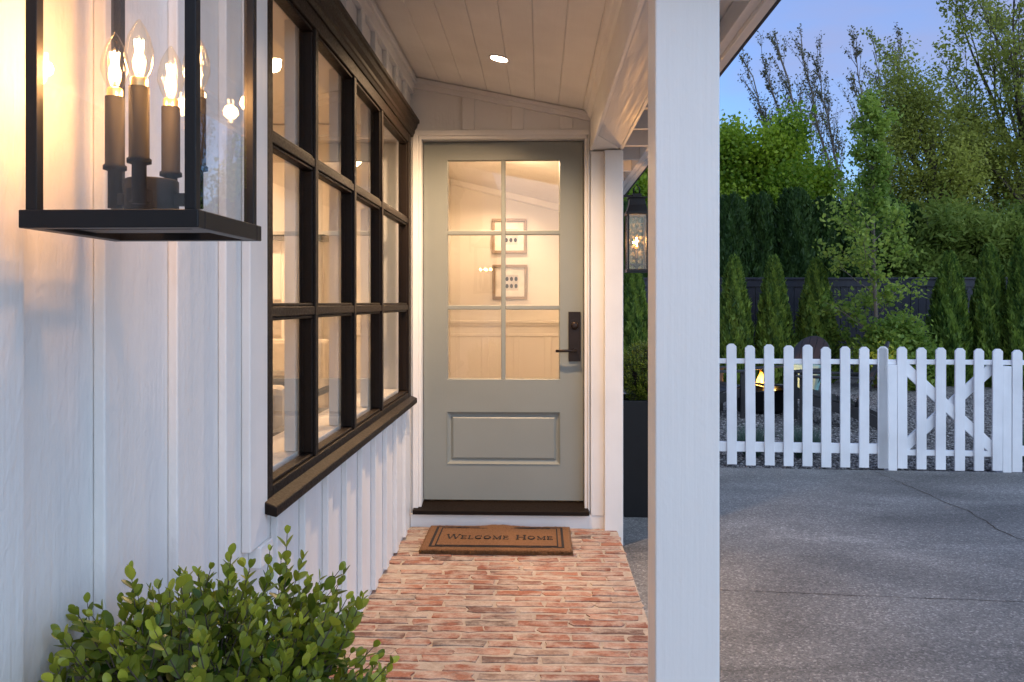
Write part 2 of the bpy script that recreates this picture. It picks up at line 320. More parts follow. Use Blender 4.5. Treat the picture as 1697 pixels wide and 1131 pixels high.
def randu(n): return unit(RNG.normal(size=(n, 3)))
def perp(u): return unit(np.cross(u, randu(len(u))))

# ------------------------------------------------------------------ ground
GZ = -0.085
A1, B1 = Vector((1.60, 6.81)), Vector((3.834, 6.687))          # line of the picket fence on the ground
def fy(x): return A1.y + (B1.y - A1.y) * (x - A1.x) / (B1.x - A1.x)
g = struct(MB().add([(-300, -300, GZ - 0.14), (300, -300, GZ - 0.14), (300, 600, GZ - 0.14), (-300, 600, GZ - 0.14)], [(0, 1, 2, 3)]).build('ground', 'lawn'))
d0 = MB(); d0.prism([(0.436, -6, GZ - 0.12), (16, -6, GZ - 0.12), (16, fy(16) - 0.06, GZ - 0.12), (0.47, fy(0.47) - 0.06, GZ - 0.12), (0.47, 4.6, GZ - 0.12), (0.436, 4.6, GZ - 0.12)], (0, 0, 0.12))
drive = struct(d0.build('driveway', 'drive'))
gr = MB(); gr.prism([(0.47, fy(0.47) - 0.058, GZ - 0.12), (16, fy(16) - 0.058, GZ - 0.12), (16, 15.4, GZ - 0.12), (0.47, 15.4, GZ - 0.12)], (0, 0, 0.10))
struct(gr.build('gravel_yard', 'gravel'))
# loose stones: low six-point pebbles
def stones(name, xy, z, size, mat):
    k = len(xy); s = size * (0.6 + 0.8 * RNG.random(k)); base = np.array([(1, 0, 0), (0, 1, 0), (-1, 0, 0), (0, -1, 0), (0, 0, .6), (0, 0, -.6)], float)
    th = RNG.random(k) * 6.28; sx_ = 0.8 + 0.6 * RNG.random(k); V = np.repeat(base[None], k, 0) * np.stack([s * sx_, s, s * 0.8], 1)[:, None, :] / 2
    c, q = np.cos(th)[:, None], np.sin(th)[:, None]; V = np.stack([V[..., 0] * c - V[..., 1] * q, V[..., 0] * q + V[..., 1] * c, V[..., 2]], -1)
    V += np.stack([xy[:, 0], xy[:, 1], np.full(k, z) + s * 0.15], 1)[:, None, :]
    fs = np.array([(0, 1, 4), (1, 2, 4), (2, 3, 4), (3, 0, 4), (1, 0, 5), (2, 1, 5), (3, 2, 5), (0, 3, 5)])
    L = (fs.ravel()[None] + (np.arange(k) * 6)[:, None]).ravel(); nf = 8 * k
    me = bpy.data.meshes.new(name); me.vertices.add(6 * k); me.vertices.foreach_set('co', V.astype(np.float32).ravel()); me.loops.add(len(L)); me.loops.foreach_set('vertex_index', L.astype(np.int32))
    me.polygons.add(nf); me.polygons.foreach_set('loop_start', (np.arange(nf) * 3).astype(np.int32)); me.polygons.foreach_set('loop_total', np.full(nf, 3, np.int32))
    a = me.attributes.new('tint', 'FLOAT', 'POINT'); a.data.foreach_set('value', np.repeat(RNG.random(k), 6).astype(np.float32))
    me.materials.append(M[mat]); me.update(calc_edges=True); o = bpy.data.objects.new(name, me); C.objects.link(o); return o
k = 30000; yy = 6.8 + 5.6 * RNG.random(k) ** 1.4; xx = 1.2 + (yy * 0.62 - 0.7) * RNG.random(k)
ok = yy > fy(xx) - 0.03
so_ = stones('gravel', np.stack([xx[ok], yy[ok]], 1), GZ - 0.018, 0.026, 'stones'); so_['kind'] = 'stuff'; so_['label'] = 'loose grey gravel spread over the fire pit yard'; so_['category'] = 'gravel'
# cracks in the drive, thin dark filled lines
def crack(pix, wdt, jit):
    P = []
    for (a, b) in zip(pix[:-1], pix[1:]):
        p, q = onZ(*a, GZ), onZ(*b, GZ); n_ = max(3, int((q - p).length / 0.05))
        P += [p.lerp(q, i / n_) for i in range(n_)]
    P.append(onZ(*pix[-1], GZ)); mb = MB(); vs = []
    for i, p in enumerate(P):
        d = (P[min(i + 1, len(P) - 1)] - P[max(i - 1, 0)]).normalized(); s_ = Vector((-d.y, d.x, 0)); o_ = s_ * random.gauss(0, jit); ww = wdt * random.uniform(0.4, 1.2)
        vs += [p + o_ + s_ * ww / 2 + Vector((0, 0, 0.0015)), p + o_ - s_ * ww / 2 + Vector((0, 0, 0.0015))]
    mb.add(vs, [(2 * i, 2 * i + 1, 2 * i + 3, 2 * i + 2) for i in range(len(P) - 1)]); return mb.build('crack', 'soil', drive)
crack([(1452, 783), (1500, 803), (1560, 830), (1610, 850), (1650, 876), (1697, 896)], 0.009, 0.008)
crack([(1194, 978), (1330, 984), (1480, 990), (1697, 998)], 0.005, 0.0015)
crack([(1040, 970), (1075, 972)], 0.006, 0.001)

# ------------------------------------------------------------------ brick porch floor
porch = struct(box('brick_porch', (-0.762, 0.2, -0.20), (0.434, 4.60, -0.0032), 'mortar'))
BR, BP = 0.0667, 0.2127
def brick_mesh(ln, seed):
    rd = random.Random(seed); W = 0.0505; n_ = []
    for i in range(5): n_.append((-ln / 2 + ln * i / 4, -W / 2))
    n_.append((ln / 2, 0))
    for i in range(5): n_.append((ln / 2 - ln * i / 4, W / 2))
    n_.append((-ln / 2, 0)); k = len(n_)
    rag = rd.choice([0.0022, 0.0035, 0.005])
    rim = [(x + rd.gauss(0, rag * 1.3) * (abs(x) > ln * .4), y + rd.gauss(0, rag)) for x, y in n_]
    top = [(x * 0.985, y * 0.93, 0.0015 + rd.gauss(0, 0.0006)) for x, y in rim]; bot = [(x, y, -0.012) for x, y in rim]
    me = bpy.data.meshes.new('brick'); me.from_pydata(top + bot, [], [tuple(range(k))] + [(k + i, k + (i + 1) % k, (i + 1) % k, i) for i in range(k)])
    me.materials.append(M['brick']); return me
full = [brick_mesh(0.198, i) for i in range(14)]; half = [brick_mesh(0.095, 50 + i) for i in range(6)]
cnt = 0; far = MB(); row = 0; y = 4.60 - BR / 2
while y > 0.22:
    x = -0.755 - (row % 2) * BP / 2 + random.uniform(-0.03, 0.03)
    while x < 0.43:
        x0, x1 = max(x, -0.755), min(x + BP, 0.437)
        if x1 - x0 > 0.045:
            L_ = x1 - x0; cxx = (x0 + x1) / 2
            if y > 1.75:
                me = random.choice(full if L_ > 0.14 else half); o = bpy.data.objects.new('brick', me); C.objects.link(o); o.parent = porch; cnt += 1
                o.location = (cxx + random.gauss(0, 0.002), y + random.gauss(0, 0.0018), random.gauss(-0.0015, 0.0012)); o.rotation_euler = (random.gauss(0, 0.008), random.gauss(0, 0.004), random.gauss(0, 0.008) + (math.pi if random.random() < .5 else 0))
                o.scale = ((L_ - 0.0105) / (0.198 if L_ > 0.14 else 0.095), random.uniform(0.94, 1.05), 1)
            else: far.box((x0 + 0.007, y - 0.025, -0.015), (x1 - 0.007, y + 0.025, 0.0))
        x += BP * random.uniform(0.985, 1.015)
    y -= BR; row += 1
o = far.build('brick_courses', 'brick', porch, 0.003, 1); o['kind'] = 'stuff'

# ------------------------------------------------------------------ house
house = thing('house', 'white board and batten house with sage door and dark grid window', 'house', (0, 4.6, 0))
WX, BX = -0.745, -0.724
def CZ(x): return 2.365 - 0.205 * (x - 0.2815)
WY0, WY1, WZ0, WZ1 = 2.13, 4.50, 0.73, 2.21       # rough opening of the window
wall = MB()
for a, b in [((-0.9, -7.0, -0.15), (WX, 1.5, 3.3)), ((-0.9, 1.5, -0.15), (WX, WY0, 3.0)), ((-0.9, WY1, -0.15), (WX, 4.62, 3.0)), ((-0.9, WY0, -0.15), (WX, WY1, WZ0)), ((-0.9, WY0, WZ1), (WX, WY1, 3.0))]:
    wall.box(a, b)
wall = wall.build('siding_wall', 'siding', house)
def batten(y0, z0, z1):
    box('batten', (WX + 0.0005, y0, z0), (BX + random.gauss(0, 0.0008), y0 + 0.062, z1), 'siding', wall, 0.003)
for y0 in (-0.84, -0.57, -0.30, -0.03, 0.24, 0.51, 0.78, 1.052, 1.322, 1.592, 1.845): batten(y0, 0.012, 2.98)
for k in range(9):
    y0 = 2.205 + 0.266 * k; batten(y0, 0.012 + random.uniform(0, 0.006), 0.716 if y0 < 4.46 else 2.44)
    if 2.2 <= y0 < 4.46: batten(y0, 2.315, CZ(WX) - 0.09)
box('trim_board', (WX + 0.0005, 1.99, 0.655), (BX + 0.003, 2.118, 2.40), 'trim', wall, 0.003)
box('trim_board', (WX + 0.0005, 2.04, 0.60), (BX + 0.012, 2.135, 0.654), 'trim', wall, 0.003)
box('frieze_board', (WX + 0.0006, 1.9, CZ(WX) - 0.10), (BX + 0.004, 4.60, CZ(WX) - 0.012), 'trimy', wall, 0.003)
box('cove_moulding', (BX - 0.004, 1.9, CZ(WX) - 0.045), (BX + 0.022, 4.60, CZ(BX) - 0.012), 'trimy', wall, 0.006)

# --- window: dark bronze, four columns by three rows
FX, GX = -0.722, -0.752                     # front face of frame bars, glass plane
JY0, JY1, ZB, ZT = 2.125, 4.505, 0.765, 2.20
win = MB()
win.box((GX - 0.03, JY0 - 0.005, ZB - 0.03), (FX, JY0 + 0.040, ZT + 0.02)); win.box((GX - 0.03, JY1 - 0.075, ZB - 0.03), (FX, JY1, ZT + 0.02))
win.box((GX - 0.03, JY0 + 0.040, ZT - 0.035), (FX - 0.001, JY1 - 0.075, ZT + 0.02)); win.box((GX - 0.03, JY0 + 0.040, ZB - 0.03), (FX - 0.001, JY1 - 0.075, ZB + 0.02))
win = win.build('window', 'bronze', house, 0.003)
muy = [2.622, 3.172, 3.722]; MW = 0.036; ys = [JY0 + 0.040] + [q for m_ in muy for q in (m_ - MW, m_)] + [JY1 - 0.075]
for m_ in muy: box('mullion', (GX - 0.028, m_ - MW, ZB + 0.02), (FX - 0.002, m_, ZT - 0.035), 'bronze', win, 0.003)
tz = [1.255, 1.73]; TW = 0.028
zs = [ZB + 0.02] + [q for t in tz for q in (t - TW / 2, t + TW / 2)] + [ZT - 0.035]
for i in range(4):
    y0, y1 = ys[2 * i], ys[2 * i + 1]
    for t in tz: box('transom_bar', (GX - 0.02, y0 + 0.0005, t - TW / 2), (FX - 0.004, y1 - 0.0005, t + TW / 2), 'bronze', win, 0.003)
    for j in range(3):
        z0, z1 = zs[2 * j], zs[2 * j + 1]
        sash = MB()
        for a, b in [((y0, z0), (y1, z0 + 0.011)), ((y0, z1 - 0.011), (y1, z1)), ((y0, z0 + 0.011), (y0 + 0.011, z1 - 0.011)), ((y1 - 0.011, z0 + 0.011), (y1, z1 - 0.011))]:
            sash.box((GX - 0.012, a[0] + 0.0008, a[1] + 0.0008), (GX + 0.020, b[0] - 0.0008, b[1] - 0.0008))
        sash.build('glazing_bead', 'bronze', win, 0.003)
        box('pane', (GX - 0.003, y0 + 0.010, z0 + 0.010), (GX + 0.001, y1 - 0.010, z1 - 0.010), 'glass', win)
MB().prism([(FX - 0.03, 2.095, 0.733), (-0.690, 2.095, 0.716), (-0.690, 2.095, 0.744), (FX - 0.03, 2.095, 0.770)], (0, 2.43, 0)).build('sill', 'bronze', win, 0.004)
MB().prism([(WX + 0.001, 2.08, 2.215), (-0.716, 2.08, 2.215), (-0.711, 2.08, 2.232), (-0.706, 2.08, 2.236), (-0.706, 2.08, 2.252), (-0.694, 2.08, 2.268), (-0.689, 2.08, 2.288), (-0.680, 2.08, 2.292), (-0.680, 2.08, 2.31), (WX + 0.001, 2.08, 2.316)], (0, 2.465, 0)).build('crown_moulding', 'bronze', win, 0.0015, 1)
# inside: white mullion posts, stool and reveals
for m_ in muy: box('inner_mullion', (-0.822, m_ - 0.05, 0.802), (GX - 0.034, m_ + 0.004, 2.19), 'inttrim', win, 0.002)
box('inner_sill', (-0.96, WY0 + 0.012, 0.755), (GX - 0.032, WY1 - 0.02, 0.80), 'inttrim', win, 0.003)
box('inner_head', (-0.925, WY0 + 0.012, 2.192), (GX - 0.032, WY1 - 0.02, 2.206), 'inttrim', win)

# --- entry wall with the door
EY, DY = 4.60, 4.68
def E(u, v, y=EY): return onY(u, v, y)
casL, casR, casT = E(684, 500).x, E(977, 500).x, E(850, 215).z
dx0, dx1, dz0, dz1 = E(702, 0, DY).x, E(967, 0, DY).x, E(840, 829, DY).z, E(840, 235, DY).z
ew = MB()
ew.box((-0.9, EY + 0.022, dz1 + 0.03), (0.462, 4.80, 3.0)); ew.box((-0.9, EY + 0.022, -0.15), (dx0 - 0.03, 4.80, dz1 + 0.03)); ew.box((dx1 + 0.03, EY + 0.022, -0.15), (0.462, 4.80, dz1 + 0.03)); ew.box((dx0 - 0.03, EY + 0.022, -0.15), (dx1 + 0.03, 4.80, 0.05))
ew = ew.build('entry_wall', 'siding', house)
for ua, ub in ((765.4, 786), (847.7, 867.8), (928, 948.5)):
    a, b = E(ua, 0).x, E(ub, 0).x
    MB().prism([(a, EY + 0.003, casT + 0.001), (b, EY + 0.003, casT + 0.001), (b, EY + 0.003, CZ(b) - 0.055), (a, EY + 0.003, CZ(a) - 0.055)], (0, 0.0185, 0)).build('batten', 'trim', ew, 0.003)
a, b = WX + 0.02, 0.282
MB().prism([(a, EY - 0.002, CZ(a) - 0.062), (b, EY - 0.002, CZ(b) - 0.050), (b, EY - 0.002, CZ(b) - 0.003), (a, EY - 0.002, CZ(a) - 0.003)], (0, 0.0235, 0)).build('frieze_board', 'trimx', ew, 0.003)
MB().prism([(a, EY - 0.02, CZ(a) - 0.030), (b, EY - 0.02, CZ(b) - 0.026), (b, EY - 0.02, CZ(b) - 0.003), (a, EY - 0.02, CZ(a) - 0.003)], (0, 0.0175, 0)).build('cove_moulding', 'trimx', ew, 0.005)
cz0 = 0.095
cas = MB()
cas.box((casL, EY, cz0), (E(693, 0).x, EY + 0.0215, casT)); cas.box((E(693, 0).x, EY + 0.012, cz0), (dx0 - 0.003, DY + 0.10, dz1 + 0.004))
cas.box((E(693, 0).x, EY, dz1 + 0.022), (casR, EY + 0.0215, casT)); cas.box((E(693, 0).x + 0.001, EY + 0.012, dz1 + 0.004), (casR - 0.012, DY + 0.10, dz1 + 0.026))
cas.box((casR - 0.008, EY, cz0), (casR, EY + 0.0215, dz1 + 0.022)); cas.box((dx1 + 0.003, EY + 0.012, cz0), (casR - 0.009, DY + 0.10, dz1 + 0.004))
cas.build('door_casing', 'trim', house, 0.003)
tr0, tr1 = E(685, 0).x, E(976, 0).x
th = MB(); th.prism([(tr0, EY - 0.03, 0.076), (tr0, EY - 0.03, 0.100), (tr0, DY + 0.005, 0.128), (tr0, DY + 0.11, 0.128), (tr0, DY + 0.11, 0.076)], (tr1 - tr0, 0, 0)); th.build('threshold', 'bronze', house, 0.003)
box('riser', (WX + 0.003, EY + 0.0, -0.02), (E(1004, 0).x, EY + 0.021, 0.075), 'trimx', house, 0.003)
# corner boards at the right of the door
cb = E(1001, 0).x
box('corner_board', (E(979, 0).x, EY - 0.004, 0.072), (cb, EY + 0.0215, 2.139), 'trim', house, 0.003)
pl0, pl1 = cb + 0.0006, 0.466
box('pilaster', (pl0, EY - 0.045, GZ), (pl1, EY + 0.0216, 2.139), 'trim', house, 0.003)

# door slab
def D(u, v): q = onY(u, v, DY); return q.x, q.z
door = MB(); TD = 0.045
gx0, gz1 = D(741, 266); gx1, gz0 = D(928, 630); px0, pz1 = D(738, 683); px1, pz0 = D(931, 770); g_ = 0.002
door.box((dx0 + g_, DY, dz0), (gx0, DY + TD, dz1 - g_)); door.box((gx1, DY, dz0), (dx1 - g_, DY + TD, dz1 - g_))
door.box((gx0, DY + .0004, gz1), (gx1, DY + TD - .0004, dz1 - g_)); door.box((gx0, DY + .0004, pz1), (gx1, DY + TD - .0004, gz0)); door.box((gx0, DY + .0004, dz0), (gx1, DY + TD - .0004, pz0))
door = door.build('door', 'door', house)
st = MB(); yb = DY + TD + .001; st.box((dx0 - .004, yb, cz0 + .03), (dx0 + .014, yb + .03, dz1 + .006)); st.box((dx1 - .014, yb, cz0 + .03), (dx1 + .004, yb + .03, dz1 + .006)); st.box((dx0 + .0145, yb, dz1 - .014), (dx1 - .0145, yb + .03, dz1 + .006)); st.box((dx0 - .05, DY + .101, dz1 + .001), (dx1 + .05, DY + .119, dz1 + .08)); st.build('door_light_stop', 'inttrim', house)  # strips added behind the door to block hall light leaking round it
def ring(mb, x0, z0, x1, z1, w0, ya, yb):      # sloped moulding ring, outer edge at depth ya, inner at yb
    o_ = [(x0, ya, z0), (x1, ya, z0), (x1, ya, z1), (x0, ya, z1)]; i_ = [(x0 + w0, yb, z0 + w0), (x1 - w0, yb, z0 + w0), (x1 - w0, yb, z1 - w0), (x0 + w0, yb, z1 - w0)]
    mb.add(o_ + i_, [(k, (k + 1) % 4, 4 + (k + 1) % 4, 4 + k) for k in range(4)])
gl = MB(); ring(gl, gx0, gz0, gx1, gz1, 0.006, DY - 0.0005, DY + 0.012); gl.build('glazing_bead', 'door', door)
mzs = [D(834, 386)[1], D(834, 510)[1]]; mxx = D(834, 400)[0]
cols = [(gx0, mxx - 0.0125), (mxx + 0.0125, gx1)]; rows = [(gz0, mzs[1] - 0.0125), (mzs[1] + 0.0125, mzs[0] - 0.0125), (mzs[0] + 0.0125, gz1)]
box('muntin', (mxx - 0.0125, DY + 0.002, gz0 + .001), (mxx + 0.0125, DY + 0.040, gz1 - .001), 'door', door, 0.004)
for q in mzs:
    for (a, b) in cols: box('muntin', (a + .0003, DY + 0.003, q - 0.0125), (b - .0003, DY + 0.039, q + 0.0125), 'door', door, 0.004)
for (a, b) in cols:
    for (c, d_) in rows: box('pane', (a + .0005, DY + 0.018, c + .0005), (b - .0005, DY + 0.022, d_ - .0005), 'doorglass', door)
pn = MB(); ring(pn, gx0, pz0, gx1, pz1, 0.010, DY - 0.004, DY + 0.010); ring(pn, gx0 + .010, pz0 + .010, gx1 - .010, pz1 - .010, 0.012, DY + 0.010, DY + 0.016)
ring(pn, gx0 + .022, pz0 + .022, gx1 - .022, pz1 - .022, 0.014, DY + 0.016, DY + 0.005)
a, b, c, d_ = gx0 + .036, pz0 + .036, gx1 - .036, pz1 - .036; pn.add([(a, DY + .005, b), (c, DY + .005, b), (c, DY + .005, d_), (a, DY + .005, d_)], [(0, 1, 2, 3)])
pn.box((gx0 - .001, DY + 0.02, pz0 - .001), (gx1 + .001, DY + TD - 0.002, pz1 + .001)); pn.build('raised_panel', 'door', door)
h0 = D(942, 599); h1 = D(962, 517)
box('handle_plate', (h0[0], DY - 0.010, h0[1]), (h1[0], DY - 0.0004, h1[1]), 'lever', door, 0.002)
q = D(952, 540); mb = MB(); mb.lathe([(0.0, 0.014), (0.012, 0.014), (0.022, 0.010), (0.024, 0.0), (0.0, 0.0)], seg=20)
o = mb.build('deadbolt', 'lever', door); o.data.transform(Matrix.Translation((q[0], DY - 0.010, q[1])) @ Matrix.Rotation(R(90), 4, 'X'))
q = D(953, 581); e = D(921, 582)
mb = MB(); mb.tube([(q[0], DY - 0.009, q[1]), (q[0], DY - 0.055, q[1])], 0.011, 14); mb.tube([(q[0] + 0.008, DY - 0.052, q[1]), (e[0] + 0.03, DY - 0.056, q[1]), (e[0], DY - 0.050, q[1] - .001)], 0.008, 12); mb.build('lever_handle', 'lever', door)

# --- porch ceiling boards, beam, post, roof, eave
pc = box('porch_ceiling', (-0.9, 1.75, 2.62), (0.30, 4.62, 2.66), 'roofing', house)
pitch = 0.135; xs = [-0.03 + pitch * k for k in range(-5, 3)]; xs = [WX + 0.001] + xs + [0.2825]
for a, b in zip(xs[:-1], xs[1:]):
    c_ = 0.004
    def cp(x, dz=0.0): return (x, 1.76, CZ(x) + dz)
    MB().prism([cp(a + .0004, 0.0035), cp(a + c_, 0), cp(b - c_, 0), cp(b - .0004, 0.0035), cp(b - .0004, 0.02), cp(a + .0004, 0.02)], (0, EY + 0.0205 - 1.76, 0)).build('ceiling_board', 'ceil', pc)
BM0, BM1, BMZ = 0.2835, 0.4655, 2.14
MB().prism([(0.246, 1.77, CZ(0.246) - .002), (0.256, 1.77, CZ(0.256) - .014), (0.262, 1.77, CZ(0.262) - .016), (0.272, 1.77, CZ(.272) - .036), (0.2831, 1.77, CZ(0.283) - .046), (0.2831, 1.77, CZ(0.283) - .002)], (0, EY - .023 - 1.77, 0)).build('cove_moulding', 'trimy', pc)
bm = box('beam', (BM0 + 0.018, 1.90, BMZ + 0.03), (BM1 - 0.018, EY + 0.02, 2.36), 'trimy', house)
box('side_board', (BM0, 1.90, BMZ), (BM0 + 0.0175, EY - 0.005, CZ(BM0) - .001), 'trimy', bm, 0.004)
box('side_board', (BM1 - 0.0175, 1.90, BMZ), (BM1, EY - 0.005, CZ(BM1) - .001), 'trimy', bm, 0.003)
xa, xb = BM0 + 0.018, BM1 - 0.018; ye = EY - 0.047
MB().prism([(xa, 1.91, BMZ + 0.006), (xb, 1.91, BMZ + 0.006), (xb, ye - .001, BMZ + 0.006), (xa, ye - 0.36, BMZ + 0.006)], (0, 0, 0.02)).build('soffit_board', 'beamsoffit', bm)
MB().prism([(xa, ye - 0.357, BMZ + 0.005), (xb, ye + .002, BMZ + 0.005), (xa, ye + .002, BMZ + 0.005)], (0, 0, 0.02)).build('soffit_board', 'trimx', bm)
MB().box((BM0 + .019, ye + .003, BMZ + .007), (BM1 - .019, EY + .015, BMZ + .026)).build('soffit_board', 'trimx', bm)
p0, p1 = onY(1086, 500, 2.05), onY(1193, 500, 2.05)
box('post', (p0.x, 2.05, GZ - 0.02), (p1.x, 2.192, BMZ + 0.004), 'postpaint', house, 0.004)
# roof over the porch and the eave along the drive
rf = MB(); rf.prism([(-0.9, 1.62, CZ(-0.9) + 0.12), (0.80, 1.62, CZ(0.80) + 0.025), (0.80, 1.62, CZ(0.80) + 0.075), (-0.9, 1.62, CZ(-0.9) + 0.20)], (0, 7.4, 0))
rf = rf.build('roof', 'roofing', house)
fz = 2.182; fx1 = 0.7065
ev = MB(); ev.prism([(BM1 + 0.0005, 1.66, CZ(BM1) - 0.002), (fx1 - 0.034, 1.66, CZ(fx1 - 0.034) - 0.002), (fx1 - 0.034, 1.66, CZ(fx1) + 0.02), (BM1 + .0005, 1.66, CZ(BM1) + 0.02)], (0, 7.3, 0)); ev.build('eave_soffit', 'trimy', rf)
box('fascia', (fx1 - 0.033, 1.64, fz), (fx1, 9.0, CZ(fx1) + 0.07), 'trimy', rf, 0.002)
box('sub_fascia', (fx1 - 0.068, 1.66, fz + 0.016), (fx1 - 0.0335, 8.98, CZ(fx1) + 0.0), 'trimy', rf, 0.002)
for k in range(14):
    y0 = 2.45 + 0.46 * k
    MB().prism([(BM1 + 0.001, y0, 2.20), (fx1 - 0.069, y0, 2.20), (fx1 - 0.069, y0, CZ(fx1 - .069) - .003), (BM1 + .001, y0, CZ(BM1) - .003)], (0, 0.04, 0)).build('rafter_tail', 'trimx', rf, 0.002)
# outer wall of the house along the drive, beyond the entry wall
ow = MB(); ow.box((0.35, 4.801, -0.15), (0.462, 7.6, 2.40)); ow = ow.build('side_wall', 'siding', house)
# --- interior behind the door: hall
HB = 7.20; HLX = -0.80
ih = MB(); ih.box((HLX - 0.1, HB, 0.06), (0.35, HB + 0.1, 2.9)); ih.box((HLX - 0.1, 4.802, 0.06), (HLX, HB - .001, 2.9)); ih.box((0.34, 4.802, 0.06), (0.3495, HB - .001, 2.9)); ih.build('hall_wall', 'intwall', house)
MB().prism([(HLX - .1, 4.803, onY(771, 304, HB).z + 0.06), (0.34, 4.803, onY(929, 336, HB).z - 0.06), (0.34, 4.803, 2.95), (HLX - .1, 4.803, 2.95)], (0, HB - 4.81, 0)).build('hall_ceiling', 'intwall', house)
box('hall_floor', (HLX, 4.79, 0.02), (0.34, HB, 0.10), 'intfloor', house)
ws = box('wainscot', (HLX + .0005, HB - 0.012, 0.1), (0.3395, HB - .0005, onY(840, 537, HB).z), 'inttrim', house)
for v0, v1, dpt in ((531, 536, 0.045), (536, 540, 0.030), (553, 558, 0.022)):
    box('wainscot_rail', (HLX + .001, HB - dpt, onY(840, v1, HB).z), (0.339, HB - 0.0125, onY(840, v0, HB).z), 'inttrim', ws, 0.004)
for k in range(4):
    xx0 = HLX + 0.03 + k * 0.28; box('wainscot_stile', (xx0 - 0.03, HB - 0.022, 0.1), (xx0 + 0.03, HB - 0.0125, onY(840, 558, HB).z - .001), 'inttrim', ws, 0.003)
cm = MB(); a, b = onY(771, 304, HB).z + 0.055, onY(929, 336, HB).z - 0.055
cm.prism([(HLX, HB - 0.05, a - 0.07), (0.339, HB - 0.05, b - 0.07), (0.339, HB - 0.05, b), (HLX, HB - 0.05, a)], (0, 0.049, 0)); cm.build('crown_moulding', 'inttrim', house, 0.012)
for k, (u, v) in enumerate(((844, 392), (845, 468))):
    c_ = onY(u, v, HB); s_ = 0.155
    t = thing('framed_print', ('upper' if k == 0 else 'lower') + ' of two square oak framed prints seen through the door glass', 'picture', (c_.x, HB - 0.001, c_.z - s_), 'framed prints in the hall')
    fr = MB()
    for a, b in [((-s_, -s_), (s_, -s_ + .026)), ((-s_, s_ - .026), (s_, s_)), ((-s_, -s_ + .026), (-s_ + .026, s_ - .026)), ((s_ - .026, -s_ + .026), (s_, s_ - .026))]:
        fr.box((c_.x + a[0], HB - 0.03, c_.z + a[1]), (c_.x + b[0], HB - 0.001, c_.z + b[1]))
    fr.build('frame', 'oak', t, 0.003)
    box('mount', (c_.x - s_ + .024, HB - 0.012, c_.z - s_ + .024), (c_.x + s_ - .024, HB - 0.004, c_.z + s_ - .024), 'paper', t)
    box('print', (c_.x - .055, HB - 0.0135, c_.z - .075), (c_.x + .075, HB - 0.0122, c_.z + .065), 'print', t)
    for i in range(6):
        ex, ez = c_.x - .025 + (i % 3) * .04, c_.z + (0.028 if i < 3 else -0.035)
        mb = MB(); mb.prism([(ex + .014 * math.cos(q_ * .5236), HB - 0.015, ez + .02 * math.sin(q_ * .5236)) for q_ in range(12)], (0, 0.0012, 0)); mb.build('oval_motif', 'ink', t)
# --- interior behind the window: sitting room
RB = 6.4; RX = -4.6
ir = MB(); ir.box((RX, RB, 0.05), (-0.91, RB + .1, 2.75)); ir.box((RX - .1, 0.6, 0.05), (RX, RB + .1, 2.75)); ir.box((RX, 0.6, 0.05), (-0.905, 0.7, 2.75))
ir.box((-0.93, 4.505, 0.05), (-0.905, RB - .001, 2.75)); ir.box((-0.93, 0.7, 0.05), (-0.905, 2.17, 2.75)); ir.box((-0.93, 2.171, 0.05), (-0.905, 4.504, 0.75)); ir.box((-0.93, 2.171, 2.207), (-0.905, 4.504, 2.75))
ir.build('sitting_room_wall', 'intwall', house)
box('sitting_room_ceiling', (RX, 0.7, 2.70), (-0.931, RB - .001, 2.76), 'intwall', house); box('sitting_room_floor', (RX, 0.7, 0.0), (-0.931, RB - .001, 0.05), 'intfloor', house)
box('wall_moulding', (RX, RB - 0.03, 1.02), (-0.935, RB - 0.0005, 1.07), 'inttrim', house, 0.006)
box('wall_moulding', (RX, RB - 0.06, 2.60), (-0.935, RB - 0.0005, 2.695), 'inttrim', house, 0.015)
box('wall_moulding', (RX, RB - 0.02, 0.05), (-0.935, RB - 0.0005, 0.20), 'inttrim', house, 0.006)
cb_ = thing('fireplace_mantel', 'white mantel surround with dark shelf inside the sitting room', 'mantel', (-2.35, RB - .2, 0.05))
mb = MB(); mb.box((-3.0, RB - 0.22, 0.05), (-2.72, RB - .031, 1.76)); mb.box((-2.0, RB - 0.22, 0.05), (-1.72, RB - .031, 1.76)); mb.box((-2.72, RB - 0.22, 1.3), (-2.0, RB - .031, 1.76)); mb.build('surround', 'inttrim', cb_, 0.008)
box('shelf', (-3.08, RB - 0.30, 1.76), (-1.64, RB - .031, 1.80), 'black', cb_, 0.004)
sf = thing('sofa', 'grey fabric sofa with pale cushion seen through the window', 'sofa', (-2.2, 4.3, 0.05))
box('base', (-3.0, 3.9, 0.13), (-1.35, 4.75, 0.42), 'sofa', sf, 0.03); box('backrest', (-3.0, 4.55, 0.42), (-1.35, 4.78, 0.88), 'sofa', sf, 0.05)
box('armrest', (-1.34, 3.9, 0.13), (-1.16, 4.78, 0.66), 'sofa', sf, 0.05); box('armrest', (-3.2, 3.9, 0.13), (-3.01, 4.78, 0.66), 'sofa', sf, 0.05)
for q in ((-1.3, 4.0), (-1.3, 4.7), (-3.1, 4.0), (-3.1, 4.7)): box('leg', (q[0] - .02, q[1] - .02, 0.05), (q[0] + .02, q[1] + .02, 0.1295), 'oak', sf)
box('cushion', (-1.85, 4.38, 0.45), (-1.40, 4.53, 0.82), 'cushion', sf, 0.05)
dc = thing('armchair', 'dark wood armchair with pale seat seen through the window', 'armchair', (-1.8, 5.5, 0.05))
box('seat', (-2.1, 5.2, 0.38), (-1.5, 5.75, 0.52), 'cushion', dc, 0.03); box('backrest', (-2.1, 5.70, 0.521), (-1.5, 5.78, 1.02), 'cushion', dc, 0.03)
